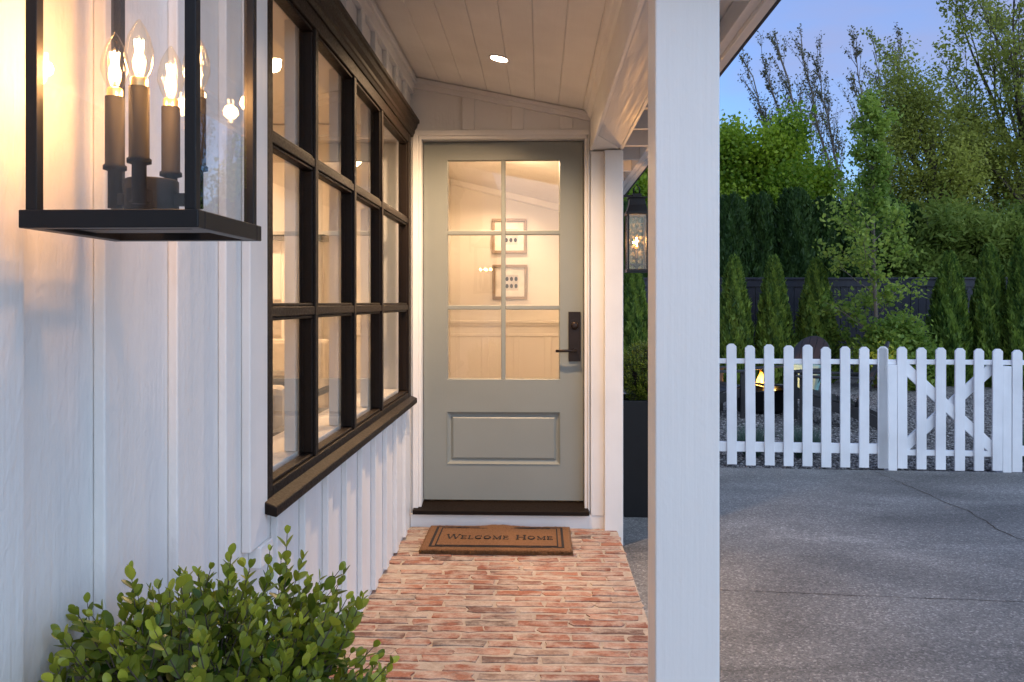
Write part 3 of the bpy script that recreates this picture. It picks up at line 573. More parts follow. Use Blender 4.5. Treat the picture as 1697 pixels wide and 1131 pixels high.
for q in ((-2.12, 5.18), (-1.49, 5.18), (-2.12, 5.79), (-1.49, 5.79)): box('leg', (q[0] - .02, q[1] - .02, 0.05), (q[0] + .02, q[1] + .02, 0.66), 'black', dc, 0.004)
for x_ in (-2.12, -1.49): box('arm', (x_ - .03, 5.16, 0.661), (x_ + .03, 5.81, 0.69), 'black', dc, 0.005)

WARM = (1.0, 0.65, 0.37)
def downlight(label, x, y, z, energy, slope=0.0, spot=True, lens='lens'):
    t = thing('recessed_light', label, 'ceiling light', (x, y, z)); mb = MB()
    mb.lathe([(0.040, 0.001), (0.050, -0.004), (0.053, 0.0), (0.053, 0.004), (0.040, 0.004)], seg=32); a = mb.build('trim_ring', 'trim', None)
    mb = MB(); mb.lathe([(0.0405, -0.002), (0.0, -0.002)], seg=32); b = mb.build('lens', lens, None)
    for o_ in (a, b): o_.parent = t
    t.rotation_euler = (0, math.atan(slope), 0)
    L_ = lamp('recessed_lamp', 'SPOT', (0, 0, -0.02), energy, WARM, 0.035, None, spot_size=R(150), spot_blend=0.9); L_.parent = t
    return t
q = ray(827, 97); kk = (2.365 + 0.205 * 0.2815 - CAMH) / (q.z + 0.205 * q.x); q = q * kk
downlight('round recessed light glowing in the sloped porch ceiling', q.x, q.y, CAMH + q.z - 0.002, 80, 0.205)
hz_ = onY(850, 320, HB).z
downlight('round recessed light in the hall ceiling behind the door', -0.20, 5.75, hz_ + 0.02, 95, 0.19)
downlight('round recessed light in the hall ceiling by the prints', -0.22, 6.75, hz_ + 0.02, 75, 0.19)
downlight('round recessed light in the sitting room ceiling near the sofa', -2.0, 4.4, 2.698, 62)
downlight('round recessed light in the sitting room ceiling near the mantel', -2.3, 5.4, 2.698, 62)

# unseen fill lamps added to brighten the interior: hall dome and table lamp
M['shade'] = emis('fill_lamp_shade', (1.0, 0.70, 0.42), 3.0)
zc0 = 2.30; t = thing('hall_fill_lamp', 'unseen frosted dome fill lamp added to brighten the hall inside the door', 'ceiling light', (-0.30, 5.15, zc0 + .06))
mb = MB(); mb.lathe([(0.0, -.055), (.06, -.048), (.11, -.025), (.13, 0.0)], (-0.30, 5.15, zc0), 24); mb.build('dome', 'shade', t); mb = MB(); mb.lathe([(.135, 0.0), (.14, .02), (.10, .075), (0, .08)], (-0.30, 5.15, zc0), 24); mb.build('rim', 'brass', t)
lamp('hall_fill_light', 'POINT', (-0.30, 5.15, zc0 - .09), 13, WARM, 0.06, t)
sd_ = thing('side_table', 'small round wooden side table in the sitting room', 'table', (-3.9, 4.9, 0.05)); mb = MB(); mb.lathe([(0, .60), (.24, .60), (.24, .625), (0, .625)], (-3.9, 4.9, 0), 28); mb.build('top', 'oak', sd_); mb = MB(); mb.lathe([(0, .05), (.15, .05), (.15, .065), (.025, .08), (.025, .5999), (0, .5999)], (-3.9, 4.9, 0), 20); mb.build('pedestal', 'oak', sd_)
tl = thing('room_fill_lamp', 'unseen fill lamp with drum shade, added for more light from the sitting room', 'lamp', (-3.9, 4.9, .625)); mb = MB(); mb.lathe([(0, .626), (.07, .626), (.07, .64), (.03, .66), (.06, .74), (.05, .86), (.012, .92), (.012, 1.02), (0, 1.02)], (-3.9, 4.9, 0), 22); mb.build('lamp_base', 'inttrim', tl)
mb = MB(); mb.lathe([(.17, .98), (.15, 1.22)], (-3.9, 4.9, 0), 28); mb.build('fill_lamp_shade', 'shade', tl); lamp('room_fill_light', 'POINT', (-3.9, 4.9, 1.27), 18, (1.0, 0.57, 0.26), 0.22, tl)

# ------------------------------------------------------------------ doormat
mY0 = 4.095; mY1 = mY0 + 0.455; mX0, mX1 = -0.617, 0.166; MZ = 0.024
mt = thing('doormat', 'brown coir doormat lettered WELCOME HOME on the brick porch', 'doormat', (-0.22, mY0, 0))
nx_, ny_ = 60, 30; vs = []; fs = []
def mz(x, y): return MZ + 0.012 * math.exp(-((x + 0.22) / 0.11) ** 2) * math.exp(-((mY1 - y) / 0.07) ** 2) + 0.004 * math.sin(x * 9) * max(0, (y - mY0) / 0.45 - 0.5) + random.gauss(0, 0.0008)
for j in range(ny_ + 1):
    for i in range(nx_ + 1):
        x = mX0 + (mX1 - mX0) * i / nx_; y = mY0 + (mY1 - mY0) * j / ny_; ed = i in (0, nx_) or j in (0, ny_)
        vs.append((x + (random.gauss(0, .0015) if ed else 0), y + (random.gauss(0, .0015) if ed else 0), mz(x, y) - (0.005 if ed else 0)))
fs = [(j * (nx_ + 1) + i, j * (nx_ + 1) + i + 1, (j + 1) * (nx_ + 1) + i + 1, (j + 1) * (nx_ + 1) + i) for j in range(ny_) for i in range(nx_)]
bd = [i for i in range(nx_ + 1)] + [j * (nx_ + 1) + nx_ for j in range(1, ny_ + 1)] + [ny_ * (nx_ + 1) + i for i in range(nx_ - 1, -1, -1)] + [j * (nx_ + 1) for j in range(ny_ - 1, 0, -1)]
k0 = len(vs)
for b_ in bd: vs.append((vs[b_][0], vs[b_][1], 0.002))
fs += [(k0 + i, k0 + (i + 1) % len(bd), bd[(i + 1) % len(bd)], bd[i]) for i in range(len(bd))]
MB().add(vs, fs, True).build('mat', 'coir', mt)
k = 9000; per = RNG.random(k); cen = np.zeros((k, 3)); side = RNG.random(k)       # fibre fringe along the edges and pile
cen[:, 0] = mX0 + (mX1 - mX0) * RNG.random(k); cen[:, 1] = mY0 + (mY1 - mY0) * RNG.random(k); cen[:, 2] = MZ - 0.001
e_ = side < 0.5; cen[e_, 1] = mY0; cen[e_, 2] = 0.004 + 0.018 * RNG.random(e_.sum())
u_ = unit(RNG.normal(size=(k, 3)) * 0.5 + np.array([0, 0, 1.0])); u_[e_] = unit(RNG.normal(size=(e_.sum(), 3)) * 0.35 + np.array([0, -1.0, 0]))
cen = cen[~((cen[:, 1] > mY0 + .04) & ~e_)]; kk = len(cen)
o = cards('pile_fibres', cen, u_[:kk], perp(u_[:kk]), 0.009, 0.002, 'coir', mt, shape='blade'); o['kind'] = 'stuff'
def flat(name, polys, mat, parent, z0):        # polygons laid on the pile
    mb = MB()
    for P in polys: mb.prism([(x, y, mz(x, y) * 0 + z0) for x, y in P], (0, 0, 0.0022))
    return mb.build(name, mat, parent)
def rect_ring(x0, y0, x1, y1, w_):
    return [[(x0, y0), (x1, y0), (x1, y0 + w_), (x0, y0 + w_)], [(x0, y1 - w_), (x1, y1 - w_), (x1, y1), (x0, y1)], [(x0, y0 + w_), (x0 + w_, y0 + w_), (x0 + w_, y1 - w_), (x0, y1 - w_)], [(x1 - w_, y0 + w_), (x1, y0 + w_), (x1, y1 - w_), (x1 - w_, y1 - w_)]]
flat('border_line', rect_ring(mX0 + .042, mY0 + .05, mX1 - .042, mY1 - .035, 0.013), 'coirblack', mt, MZ + .0005)
flat('border_line', rect_ring(mX0 + .072, mY0 + .072, mX1 - .072, mY1 - .057, 0.007), 'coirblack', mt, MZ + .0005)
# letters as strokes with small serifs: (x0,y0,x1,y1,width)
LET = {'W': (1.25, [(0.05, 1, .36, 0, .15), (.36, 0, .63, 1, .07), (.63, 1, .92, 0, .15), (.92, 0, 1.2, 1, .07), (-.04, .97, .2, .97, .06), (.5, .97, .75, .97, .06), (1.08, .97, 1.3, .97, .06)]),
       'E': (.72, [(.16, 0, .16, 1, .17), (.16, .97, .66, .97, .06), (.16, .03, .7, .03, .06), (.16, .52, .55, .52, .06), (.66, .78, .66, 1, .05), (.7, 0, .7, .25, .05), (.55, .42, .55, .62, .05), (0, .97, .16, .97, .06), (0, .03, .16, .03, .06)]),
       'L': (.68, [(.16, 0, .16, 1, .17), (.16, .03, .66, .03, .06), (.66, 0, .66, .28, .05), (0, .97, .32, .97, .06), (0, .03, .16, .03, .06)]),
       'M': (1.1, [(.15, 0, .15, 1, .08), (.15, 1, .55, .05, .16), (.55, .05, .92, 1, .08), (.95, 0, .95, 1, .17), (0, .03, .3, .03, .06), (.78, .03, 1.1, .03, .06), (0, .97, .15, .97, .06), (.95, .97, 1.1, .97, .06)]),
       'H': (.98, [(.16, 0, .16, 1, .17), (.82, 0, .82, 1, .17), (.16, .52, .82, .52, .06), (0, .97, .32, .97, .06), (0, .03, .32, .03, .06), (.66, .97, .98, .97, .06), (.66, .03, .98, .03, .06)]),
       'O': (1.0, 'O'), 'C': (.92, 'C')}
def letter(ch, x, y, h):
    wd, st = LET[ch]; out = []
    if st in ('O', 'C'):
        n_ = 18; a0, a1 = (0, 2 * math.pi) if st == 'O' else (R(42), R(318)); cx_, cy_ = .48, .5
        def pt(a, r): return (x + (cx_ + (.48 if r else .33) * math.cos(a)) * h, y + (cy_ + (.52 if r else .45) * math.sin(a)) * h)
        for i in range(n_):
            b0, b1 = a0 + (a1 - a0) * i / n_, a0 + (a1 - a0) * (i + 1) / n_; out.append([pt(b0, 1), pt(b1, 1), pt(b1, 0), pt(b0, 0)])
        if st == 'C': out.append([(x + .78 * h, y + .68 * h), (x + .84 * h, y + .68 * h), (x + .84 * h, y + 1.0 * h), (x + .78 * h, y + 1.0 * h)])
    else:
        for (xa_, ya_, xb_, yb_, w_) in st:
            d = Vector((xb_ - xa_, yb_ - ya_)).normalized(); s_ = Vector((-d.y, d.x)) * w_ / 2
            out.append([(x + (xa_ + s_.x) * h, y + (ya_ + s_.y) * h), (x + (xa_ - s_.x) * h, y + (ya_ - s_.y) * h), (x + (xb_ - s_.x) * h, y + (yb_ - s_.y) * h), (x + (xb_ + s_.x) * h, y + (yb_ + s_.y) * h)])
    return out, wd * h
txt = [('W', 1), ('E', 0), ('L', 0), ('C', 0), ('O', 0), ('M', 0), ('E', 0), (' ', 0), ('H', 1), ('O', 0), ('M', 0), ('E', 0)]
hb, hs_ = 0.080, 0.060; gap = 0.011; tw = sum((0.045 if c_ == ' ' else LET[c_][0] * (hb if b_ else hs_) + gap) for c_, b_ in txt)
kx = 0.575 / tw; x = 0.0; lx0 = (mX0 + mX1) / 2 - 0.275; ly0 = mY0 + 0.19; zz = 0
for c_, b_ in txt:
    if c_ == ' ': x += 0.045; continue
    P, ww = letter(c_, 0, 0, hb if b_ else hs_)
    P = [[(lx0 + (x + px_) * kx, ly0 + py_) for px_, py_ in q] for q in P]
    mb = MB()
    for i, q in enumerate(P): mb.prism([(a_, b2, MZ + .0004) for a_, b2 in q], (0, 0, 0.0015 + 0.00025 * i))
    mb.build('letter', 'coirblack', mt); x += ww + gap

# ------------------------------------------------------------------ lanterns
def candle(t, c, z0, zh, st=0.024, r=0.0140):
    x, y = c
    mb = MB(); mb.lathe([(0.0, z0), (r * 0.72, z0), (r * 0.72, z0 + st), (r * 1.2, z0 + st + .002), (r * 1.2, z0 + st + 0.008), (r, z0 + st + 0.010), (r, zh), (0, zh)], (x, y, 0), 18); s = mb.build('candle_sleeve', 'sleeve', t)
    mb = MB(); mb.lathe([(0.0115, zh - 0.004), (0.0115, zh + 0.012), (0.009, zh + 0.014), (0, zh + 0.014)], (x, y, 0), 16); mb.build('bulb_cap', 'brass', s)
    mb = MB(); mb.lathe([(0.0095, zh + 0.013), (0.0150, zh + 0.024), (0.0200, zh + 0.040), (0.0195, zh + 0.054), (0.0145, zh + 0.074), (0.007, zh + 0.089), (0.002, zh + 0.097), (0.0, zh + 0.098)], (x, y, 0), 24); mb.build('bulb', 'bulbglass', t)
    mb = MB()
    for k in range(4):
        a = k * 1.57 + .4; mb.tube([(x + .0025 * math.cos(a), y + .0025 * math.sin(a), zh + 0.026), (x + .0055 * math.cos(a), y + .0055 * math.sin(a), zh + 0.068)], 0.0014, 6)
    mb.build('filament', 'filament', t)
# large wall lantern, close by
s = 0.25; lY0, lY1 = 1.082, 1.332; lX0 = onY(30, 378, lY0).x; lX1 = lX0 + s; lZ = onY(30, 378, lY0).z; lcx, lcy = (lX0 + lX1) / 2, (lY0 + lY1) / 2; lTop = lZ + 0.50
ln_ = thing('wall_lantern', 'large black four-candle lantern with clear glass on the white siding', 'lantern', (lcx, lcy, lZ))
mb = MB()
mb.box((lX0, lY0, lZ), (lX1, lY0 + 0.022, lZ + 0.025)); mb.box((lX0, lY1 - 0.022, lZ), (lX1, lY1, lZ + 0.025)); mb.box((lX0, lY0 + .022, lZ), (lX0 + .022, lY1 - .022, lZ + 0.025)); mb.box((lX1 - .022, lY0 + .022, lZ), (lX1, lY1 - .022, lZ + 0.025))
mb.build('base_frame', 'black', ln_, 0.0015)
mb = MB(); mb.box((lX0 + .022, lcy - .03, lZ + .006), (lX1 - .022, lcy + .03, lZ + .012)); mb.box((lcx - .03, lY0 + .022, lZ + .0125), (lcx + .03, lY1 - .022, lZ + .018)); mb.build('base_strap', 'black', ln_)
iN = 0.006; pw = 0.016
for (x, y) in ((lX0 + iN, lY0 + iN), (lX1 - iN - pw, lY0 + iN), (lX0 + iN, lY1 - iN - pw), (lX1 - iN - pw, lY1 - iN - pw)): box('corner_post', (x, y, lZ + .025), (x + pw, y + pw, lTop), 'black', ln_, 0.001)
gp = iN + pw / 2
for a, b in [((lX0 + iN + pw, lY0 + gp), (lX1 - iN - pw, lY0 + gp + .002)), ((lX0 + iN + pw, lY1 - gp), (lX1 - iN - pw, lY1 - gp + .002)), ((lX0 + gp, lY0 + iN + pw), (lX0 + gp + .002, lY1 - iN - pw)), ((lX1 - gp, lY0 + iN + pw), (lX1 - gp + .002, lY1 - iN - pw))]:
    box('glass_pane', (*a, lZ + .02), (*b, lTop), 'lampglass', ln_)
mb = MB(); mb.box((lX0 - .004, lY0 - .004, lTop), (lX1 + .004, lY1 + .004, lTop + .02)); mb.hexa([(lX0 + .01, lY0 + .01, lTop + .02), (lX1 - .01, lY0 + .01, lTop + .02), (lX1 - .01, lY1 - .01, lTop + .02), (lX0 + .01, lY1 - .01, lTop + .02)], [(lcx - .04, lcy - .04, lTop + .10), (lcx + .04, lcy - .04, lTop + .10), (lcx + .04, lcy + .04, lTop + .10), (lcx - .04, lcy + .04, lTop + .10)]); mb.build('cap', 'black', ln_, 0.002)
hz0 = onY(260, 350, lcy).z; mb = MB(); mb.lathe([(0.0, lZ + .018), (0.0385, lZ + .018), (0.0385, hz0 + .045), (0.036, hz0 + .047), (0.0, hz0 + .048)], (lcx, lcy, 0), 28); hub = mb.build('hub', 'sleeve', ln_)
rr_ = 0.0605; zt = CAMH + 0.311
for k, (ax, ay) in enumerate(((-1, -.08), (.08, -1), (1, .08), (-.08, 1))):
    x, y = lcx + .006 + ax * rr_, lcy + ay * rr_
    box('arm', (min(x, lcx) - .007 * (ay != 0 and abs(ay) > .5) , min(y, lcy) - .007 * (abs(ax) > .5), hz0 + .008), (max(x, lcx) + .007 * (abs(ay) > .5), max(y, lcy) + .007 * (abs(ax) > .5), hz0 + .026), 'sleeve', hub)
    candle(ln_, (x, y), CAMH + 0.143, zt, 0.056)
    lamp('bulb_light', 'POINT', (x, y, zt + 0.045), 0.92, (1.0, 0.49, 0.18), 0.012, ln_)
LS = 0.945; ln_.scale = (LS,) * 3; ln_.location = (lcx * LS, lcy * LS, CAMH + (lZ - CAMH) * LS); bpy.context.view_layer.update()
ay, az_ = lcy * LS, CAMH + (lTop - CAMH) * LS
mb = MB(); mb.box((WX + .022, ay - .06, az_ - .06), (WX + .036, ay + .06, az_ + .16)); mb.box((WX + .036, ay - .012, az_ + .012), (lX0 * LS + 0.03, ay + .012, az_ + .035)); o = mb.build('back_plate', 'black', None, 0.002); o.parent = ln_; o.matrix_parent_inverse = ln_.matrix_world.inverted()
# second lantern, on the house wall beyond the door
c2 = onY(1055, 380, 5.15); hw = 0.068; b2z, t2z = onY(1055, 452, 5.15).z, onY(1055, 357, 5.15).z
l2 = thing('wall_lantern', 'black lantern with one lit candle glowing above the tall planter', 'lantern', (c2.x, 5.15, b2z)); y2 = 5.15
def fr4(mb, h, z0, z1): mb.box((c2.x - h, y2 - h, z0), (c2.x + h, y2 + h, z1)); return mb
fr4(MB(), hw, b2z, b2z + .02).build('base', 'black', l2, 0.002)
for sx_ in (-1, 1):
    for sy_ in (-1, 1): box('corner_post', (c2.x + sx_ * (hw - .003) - (.012 if sx_ > 0 else 0), y2 + sy_ * (hw - .003) - (.012 if sy_ > 0 else 0), b2z + .02), (c2.x + sx_ * (hw - .003) + (.012 if sx_ < 0 else 0), y2 + sy_ * (hw - .003) + (.012 if sy_ < 0 else 0), t2z), 'black', l2)
for a, b in [((-hw + .015, -hw + .007), (hw - .015, -hw + .009)), ((-hw + .015, hw - .009), (hw - .015, hw - .007)), ((-hw + .007, -hw + .015), (-hw + .009, hw - .015)), ((hw - .009, -hw + .015), (hw - .007, hw - .015))]:
    box('glass_pane', (c2.x + a[0], y2 + a[1], b2z + .02), (c2.x + b[0], y2 + b[1], t2z), 'seedglass', l2)
zc_ = onY(1055, 325, y2).z
def sq(h, z): return [(c2.x - h, y2 - h, z), (c2.x + h, y2 - h, z), (c2.x + h, y2 + h, z), (c2.x - h, y2 + h, z)]
mb = MB(); mb.box((c2.x - hw - .004, y2 - hw - .004, t2z), (c2.x + hw + .004, y2 + hw + .004, t2z + .018)); mb.hexa(sq(hw - .002, t2z + .018), sq(.052, t2z + .06)); mb.hexa(sq(.052, t2z + .06), sq(.046, t2z + .105)); mb.box((c2.x - .058, y2 - .058, t2z + .105), (c2.x + .058, y2 + .058, t2z + .112)); mb.box((c2.x - .028, y2 - .028, t2z + .112), (c2.x + .028, y2 + .028, t2z + .135)); mb.build('cap', 'black', l2, 0.001)
mb = MB(); zz = t2z + .135; mb.tube([(c2.x - .018, y2, zz), (c2.x - .018, y2, zz + .035), (c2.x, y2, zz + .06), (c2.x + .018, y2, zz + .035), (c2.x + .018, y2, zz)], 0.005, 8); mb.build('loop', 'black', l2)
mb = MB(); mb.box((0.463, y2 - .008, zz - .02), (c2.x - .02, y2 + .008, zz - .006)); mb.box((0.463, y2 - .04, zz - .22), (0.475, y2 + .04, zz + .05)); mb.build('wall_arm', 'black', l2)
mb = MB(); mb.lathe([(0, b2z + .02), (.01, b2z + .02), (.012, b2z + .035), (.045, b2z + .05), (.047, b2z + .056), (0, b2z + .056)], (c2.x, y2, 0), 20); mb.build('candle_cup', 'sleeve', l2)
candle(l2, (c2.x, y2), b2z + .056, onY(1055, 412, y2).z, r=0.011); lamp('bulb_light', 'POINT', (c2.x, y2, onY(1055, 400, y2).z), 5.0, (1.0, 0.56, 0.24), 0.012, l2)

# ------------------------------------------------------------------ planters and boxwoods
def planter(label, x0, y0, x1, y1, z0, h, tap=0.04):
    t = thing('planter', label, 'planter', ((x0 + x1) / 2, (y0 + y1) / 2, z0), 'tall black planters'); z1 = z0 + h; wt = 0.025; q = [(x0, y0), (x1, y0), (x1, y1), (x0, y1)]; cx_, cy_ = (x0 + x1) / 2, (y0 + y1) / 2
    def ins(p, d): return (p[0] + (d if p[0] < cx_ else -d), p[1] + (d if p[1] < cy_ else -d))
    lo = [(*ins(p, tap), z0) for p in q]; hi = [(*p, z1) for p in q]; inn = [(*ins(p, wt), z1) for p in q]; bt = [(*ins(p, wt + .01), z1 - .08) for p in q]
    fs = [(3, 2, 1, 0)] + [(a + k, a + (k + 1) % 4, a + 4 + (k + 1) % 4, a + 4 + k) for a in (0, 4, 8) for k in range(4)]
    MB().add(lo + hi + inn + bt, fs).build('box', 'black', t, 0.004); mb = MB(); mb.add([(*ins(p, wt + .006), z1 - .05) for p in q], [(0, 1, 2, 3)]); mb.build('soil', 'soil', t); return t
def boxwood(label, c, rx, rz, nsp, leaf, z0, lo_=-0.6, jit=0.22, pairs=9):
    t = thing('boxwood', label, 'shrub', (c[0], c[1], z0), 'boxwoods in planters'); c = np.array(c)
    d = randu(nsp * 3); d = d[d[:, 2] > lo_][:nsp]; k = len(d)
    bumpy = 1 + 0.10 * np.sin(d[:, 0] * 5 + 1) * np.cos(d[:, 1] * 6 + d[:, 2] * 4) + jit * (RNG.random(k) ** 2.5) - 0.10 * RNG.random(k)
    tip = c + d * np.array([rx, rx, rz]) * bumpy[:, None]
    gd = unit(d * np.array([.8, .8, .7]) + np.array([0, 0, .75]) + RNG.normal(size=(k, 3)) * .22)
    L_ = leaf * (pairs * 0.55) * (0.7 + .6 * RNG.random(k)); cen = []; us = []; vs_ = []; ls = []; tn = []; stems = MB()
    side = perp(gd); other = np.cross(gd, side); base_t = RNG.random(k)
    for i in range(pairs):
        f = i / (pairs - 1); P = tip - gd * (L_ * (1 - f))[:, None]
        ax = side if i % 2 == 0 else other; sz = leaf * (1.05 - 0.45 * f ** 2)
        for sg in (-1, 1):
            u = unit(ax * sg * (1.0 - .45 * f) + gd * (0.35 + 1.0 * f) + RNG.normal(size=(k, 3)) * .18); nv = unit(gd - u * (gd * u).sum(1, keepdims=True)); v = unit(np.cross(nv, u))
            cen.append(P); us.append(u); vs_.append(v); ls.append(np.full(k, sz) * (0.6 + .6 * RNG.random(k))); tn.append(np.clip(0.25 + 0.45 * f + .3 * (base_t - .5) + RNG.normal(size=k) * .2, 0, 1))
    ls = np.concatenate(ls)
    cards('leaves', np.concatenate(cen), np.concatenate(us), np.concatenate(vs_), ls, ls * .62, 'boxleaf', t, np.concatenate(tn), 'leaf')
    for i in range(0, k): stems.tube([tip[i] - gd[i] * L_[i] * 1.0 - d[i] * rx * .35, tip[i] - gd[i] * L_[i], tip[i]], [.0022, .0014, .0006], 4, False)
    for i in range(10): stems.tube([(c[0] + random.uniform(-.04, .04), c[1] + random.uniform(-.04, .04), z0), tuple(c + d[i * 7 % k] * rx * .6)], [.007, .003], 5, False)
    stems.build('stems', 'bark', t); return t
bc = onY(345, 1175, 1.20); planter('black planter under the large lantern at the bottom edge', bc.x - .19, 1.01, bc.x + .19, 1.39, 0.0, 0.56)
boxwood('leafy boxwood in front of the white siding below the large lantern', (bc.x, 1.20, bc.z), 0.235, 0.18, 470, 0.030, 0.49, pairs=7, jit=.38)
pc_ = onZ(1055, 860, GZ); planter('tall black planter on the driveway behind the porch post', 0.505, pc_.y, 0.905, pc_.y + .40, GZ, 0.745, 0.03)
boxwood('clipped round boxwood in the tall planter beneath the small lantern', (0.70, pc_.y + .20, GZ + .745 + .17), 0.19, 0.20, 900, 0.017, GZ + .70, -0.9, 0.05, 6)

# ------------------------------------------------------------------ picket fence and gate
fd = (B1 - A1).normalized(); fn = Vector((fd.y, -fd.x)); fn = fn if fn.y < 0 else -fn      # fn points to the camera
def fpt(u, v): return onP(u, v, A1, B1)
def slab(mb, u0, u1, z0, z1, n0, n1):          # board along the fence line, depth n0..n1 towards the camera
    a, b = fpt(u0, 700), fpt(u1, 700); P = [Vector((p_.x + fn.x * q_, p_.y + fn.y * q_)) for p_, q_ in ((a, n1), (b, n1), (b, n0), (a, n0))]
    return mb.hexa([(p_.x, p_.y, z0) for p_ in P], [(p_.x, p_.y, z1) for p_ in P])
def topv(u): return 570.5 + (u - 1211) * (578.0 - 570.5) / (1682 - 1211)
def botv(u): return 769.0 + (u - 1211) * (780.5 - 769.0) / (1682 - 1211)
def picket(u0, u1, parent):
    um = (u0 + u1) / 2; a, b = fpt(u0, 700), fpt(u1, 700); zt_, zb_ = fpt(um, topv(um)).z + random.gauss(0, .0035), fpt(um, botv(um)).z + random.gauss(0, .003); c_ = 0.022
    tl_ = random.gauss(0, .003); f3 = Vector((fd.x, fd.y, 0)); W_ = (b - a).length; o_ = Vector((a.x + fn.x * .040, a.y + fn.y * .040, 0))
    P = [o_ + f3 * x_ + Vector((0, 0, z_)) for x_, z_ in ((0, zb_), (W_, zb_), (W_ + tl_, zt_ - c_), (W_ - c_ + tl_, zt_), (c_ + tl_, zt_), (tl_, zt_ - c_))]
    MB().prism(P, (-fn.x * .0195, -fn.y * .0195, 0)).build('picket', 'fence', parent, 0.002)
def rails(t, u0, u1, lowv):
    a = fpt((u0 + u1) / 2, 700)
    for (va, vb) in ((594.5, 602.5), lowv):
        mb = MB(); slab(mb, u0, u1, fpt(1213, vb).z, fpt(1213, va).z, -0.018, 0.020); mb.build('rail', 'fence', t, 0.003)
PF = thing('picket_fence', 'long white picket fence panel between porch post and gate', 'fence', (*fpt(1320, 770).xy, GZ), 'white picket fence panels')
rails(PF, 1120, 1484, (732, 748))
for k in range(-2, 9): u0 = 1203.7 + 31.1 * k; picket(u0, u0 + 16.2, PF)
picket(1453, 1469, PF)
def fpost(t, u0, u1): mb = MB(); slab(mb, u0, u1, GZ - .03, fpt(u0, 604).z, -.11, -.019); slab(mb, u0, u1, GZ - .02, fpt(u0, 604).z, -.019, 0.019) if 0 else None; mb.build('post', 'fence', t, 0.003)
mb = MB(); slab(mb, 1469.3, 1484, GZ - .03, fpt(1470, 604.5).z, -.11, 0.0385); mb.build('post', 'fence', PF, 0.003)
fpost(PF, 1140, 1156)
GT = thing('garden_gate', 'white picket gate with crossed braces in the picket fence', 'gate', (*fpt(1570, 770).xy, GZ))
mb = MB(); slab(mb, 1485, 1657, fpt(1213, 602).z, fpt(1213, 594.3).z, -.018, .020); mb.build('rail', 'fence', GT, 0.003)
mb = MB(); slab(mb, 1485, 1657, fpt(1570, 755.5).z, fpt(1570, 746.5).z, -.018, .020); mb.build('rail', 'fence', GT, 0.003)
for e in ((1484.6, 1500.8), (1516, 1532.2), (1547.4, 1564), (1579, 1595.6), (1611, 1627), (1641, 1657.4)): picket(*e, GT)
def brace(ua, va, ub, vb, n0, n1):
    a, b = fpt(ua, va), fpt(ub, vb); d = (b - a).normalized(); nn = Vector((fn.x, fn.y, 0)); s_ = d.cross(nn).normalized() * 0.043
    MB().hexa([a + s_ + nn * n1, a - s_ + nn * n1, b - s_ + nn * n1, b + s_ + nn * n1], [a + s_ + nn * n0, a - s_ + nn * n0, b - s_ + nn * n0, b + s_ + nn * n0]).build('brace', 'fence', GT, 0.003)
brace(1494, 605, 1649, 748, -.001, .0195); brace(1494, 746, 1649, 606, -.0225, -.0015)
PR = thing('picket_fence', 'short piece of white picket fence right of the gate', 'fence', (*fpt(1700, 780).xy, GZ), 'white picket fence panels')
mb = MB(); slab(mb, 1658, 1672.6, GZ - .03, fpt(1665, 607).z, -.11, 0.0385); mb.build('post', 'fence', PR, 0.003)
mb = MB(); slab(mb, 1659, 2000, fpt(1213, 602).z, fpt(1213, 594.5).z, -.018, .0196); mb.build('rail', 'fence', PR, 0.003)
mb = MB(); slab(mb, 1673, 2000, fpt(1213, 748).z, fpt(1213, 732).z, -.018, .0196); mb.build('rail', 'fence', PR, 0.003)
for k in range(6): picket(1673.4 + 31.6 * k, 1690 + 31.6 * k, PR)

# ------------------------------------------------------------------ fire pit
fp = onZc(1260, 682, 10.25); fc = (fp.x, fp.y, GZ - .01); FPt = thing('fire_pit', 'round black steel fire pit with burning fire on the gravel', 'fire pit', fc)
mb = MB(); mb.lathe([(0.0, .0), (.285, 0.0), (.305, .05), (.315, .25), (.325, .275), (.325, .29), (.295, .29), (.29, .20), (0.0, .19)], fc, 40); mb.build('bowl', 'black', FPt)
st_ = stones('lava_rock', np.array([(fc[0] + .27 * math.sqrt(random.random()) * math.cos(a_), fc[1] + .27 * math.sqrt(random.random()) * math.sin(a_)) for a_ in np.linspace(0, 60, 260)]), fc[2] + .20, .05, 'stones'); st_.parent = FPt; st_.matrix_parent_inverse = FPt.matrix_basis.inverted(); st_['kind'] = 'stuff'
def flamemat(name, s):
    m, n, l, p = nodes(name); g_ = N(n, 'ShaderNodeTexCoord'); sx = n.new('ShaderNodeSeparateXYZ'); l.new(g_.outputs['Generated'], sx.inputs[0])
    r = ramp(n, [(0.0, (1.0, 0.45, 0.08)), (0.35, (1.0, 0.62, 0.16)), (0.8, (1.0, 0.40, 0.05)), (1.0, (0.9, 0.18, 0.01))]); l.new(sx.outputs[2], r.inputs[0]); e = N(n, 'ShaderNodeEmission', Strength=s); l.new(r.outputs[0], e.inputs[0])
    t = n.new('ShaderNodeBsdfTransparent'); lw = N(n, 'ShaderNodeTexNoise', Scale=9.0, Detail=4.0); l.new(pos(n, l, (2, 2, .8)), lw.inputs['Vector']); rr = ramp(n, [(0.42, 0.05), (0.6, 1.0)]); l.new(lw.outputs['Fac'], rr.inputs[0])
    x = n.new('ShaderNodeMixShader'); l.new(rr.outputs[0], x.inputs[0]); l.new(t.outputs[0], x.inputs[1]); l.new(e.outputs[0], x.inputs[2]); l.new(x.outputs[0], n['Material Output'].inputs[0]); return m
M['flame'] = flamemat('flame', 3.2)
random.seed(3)
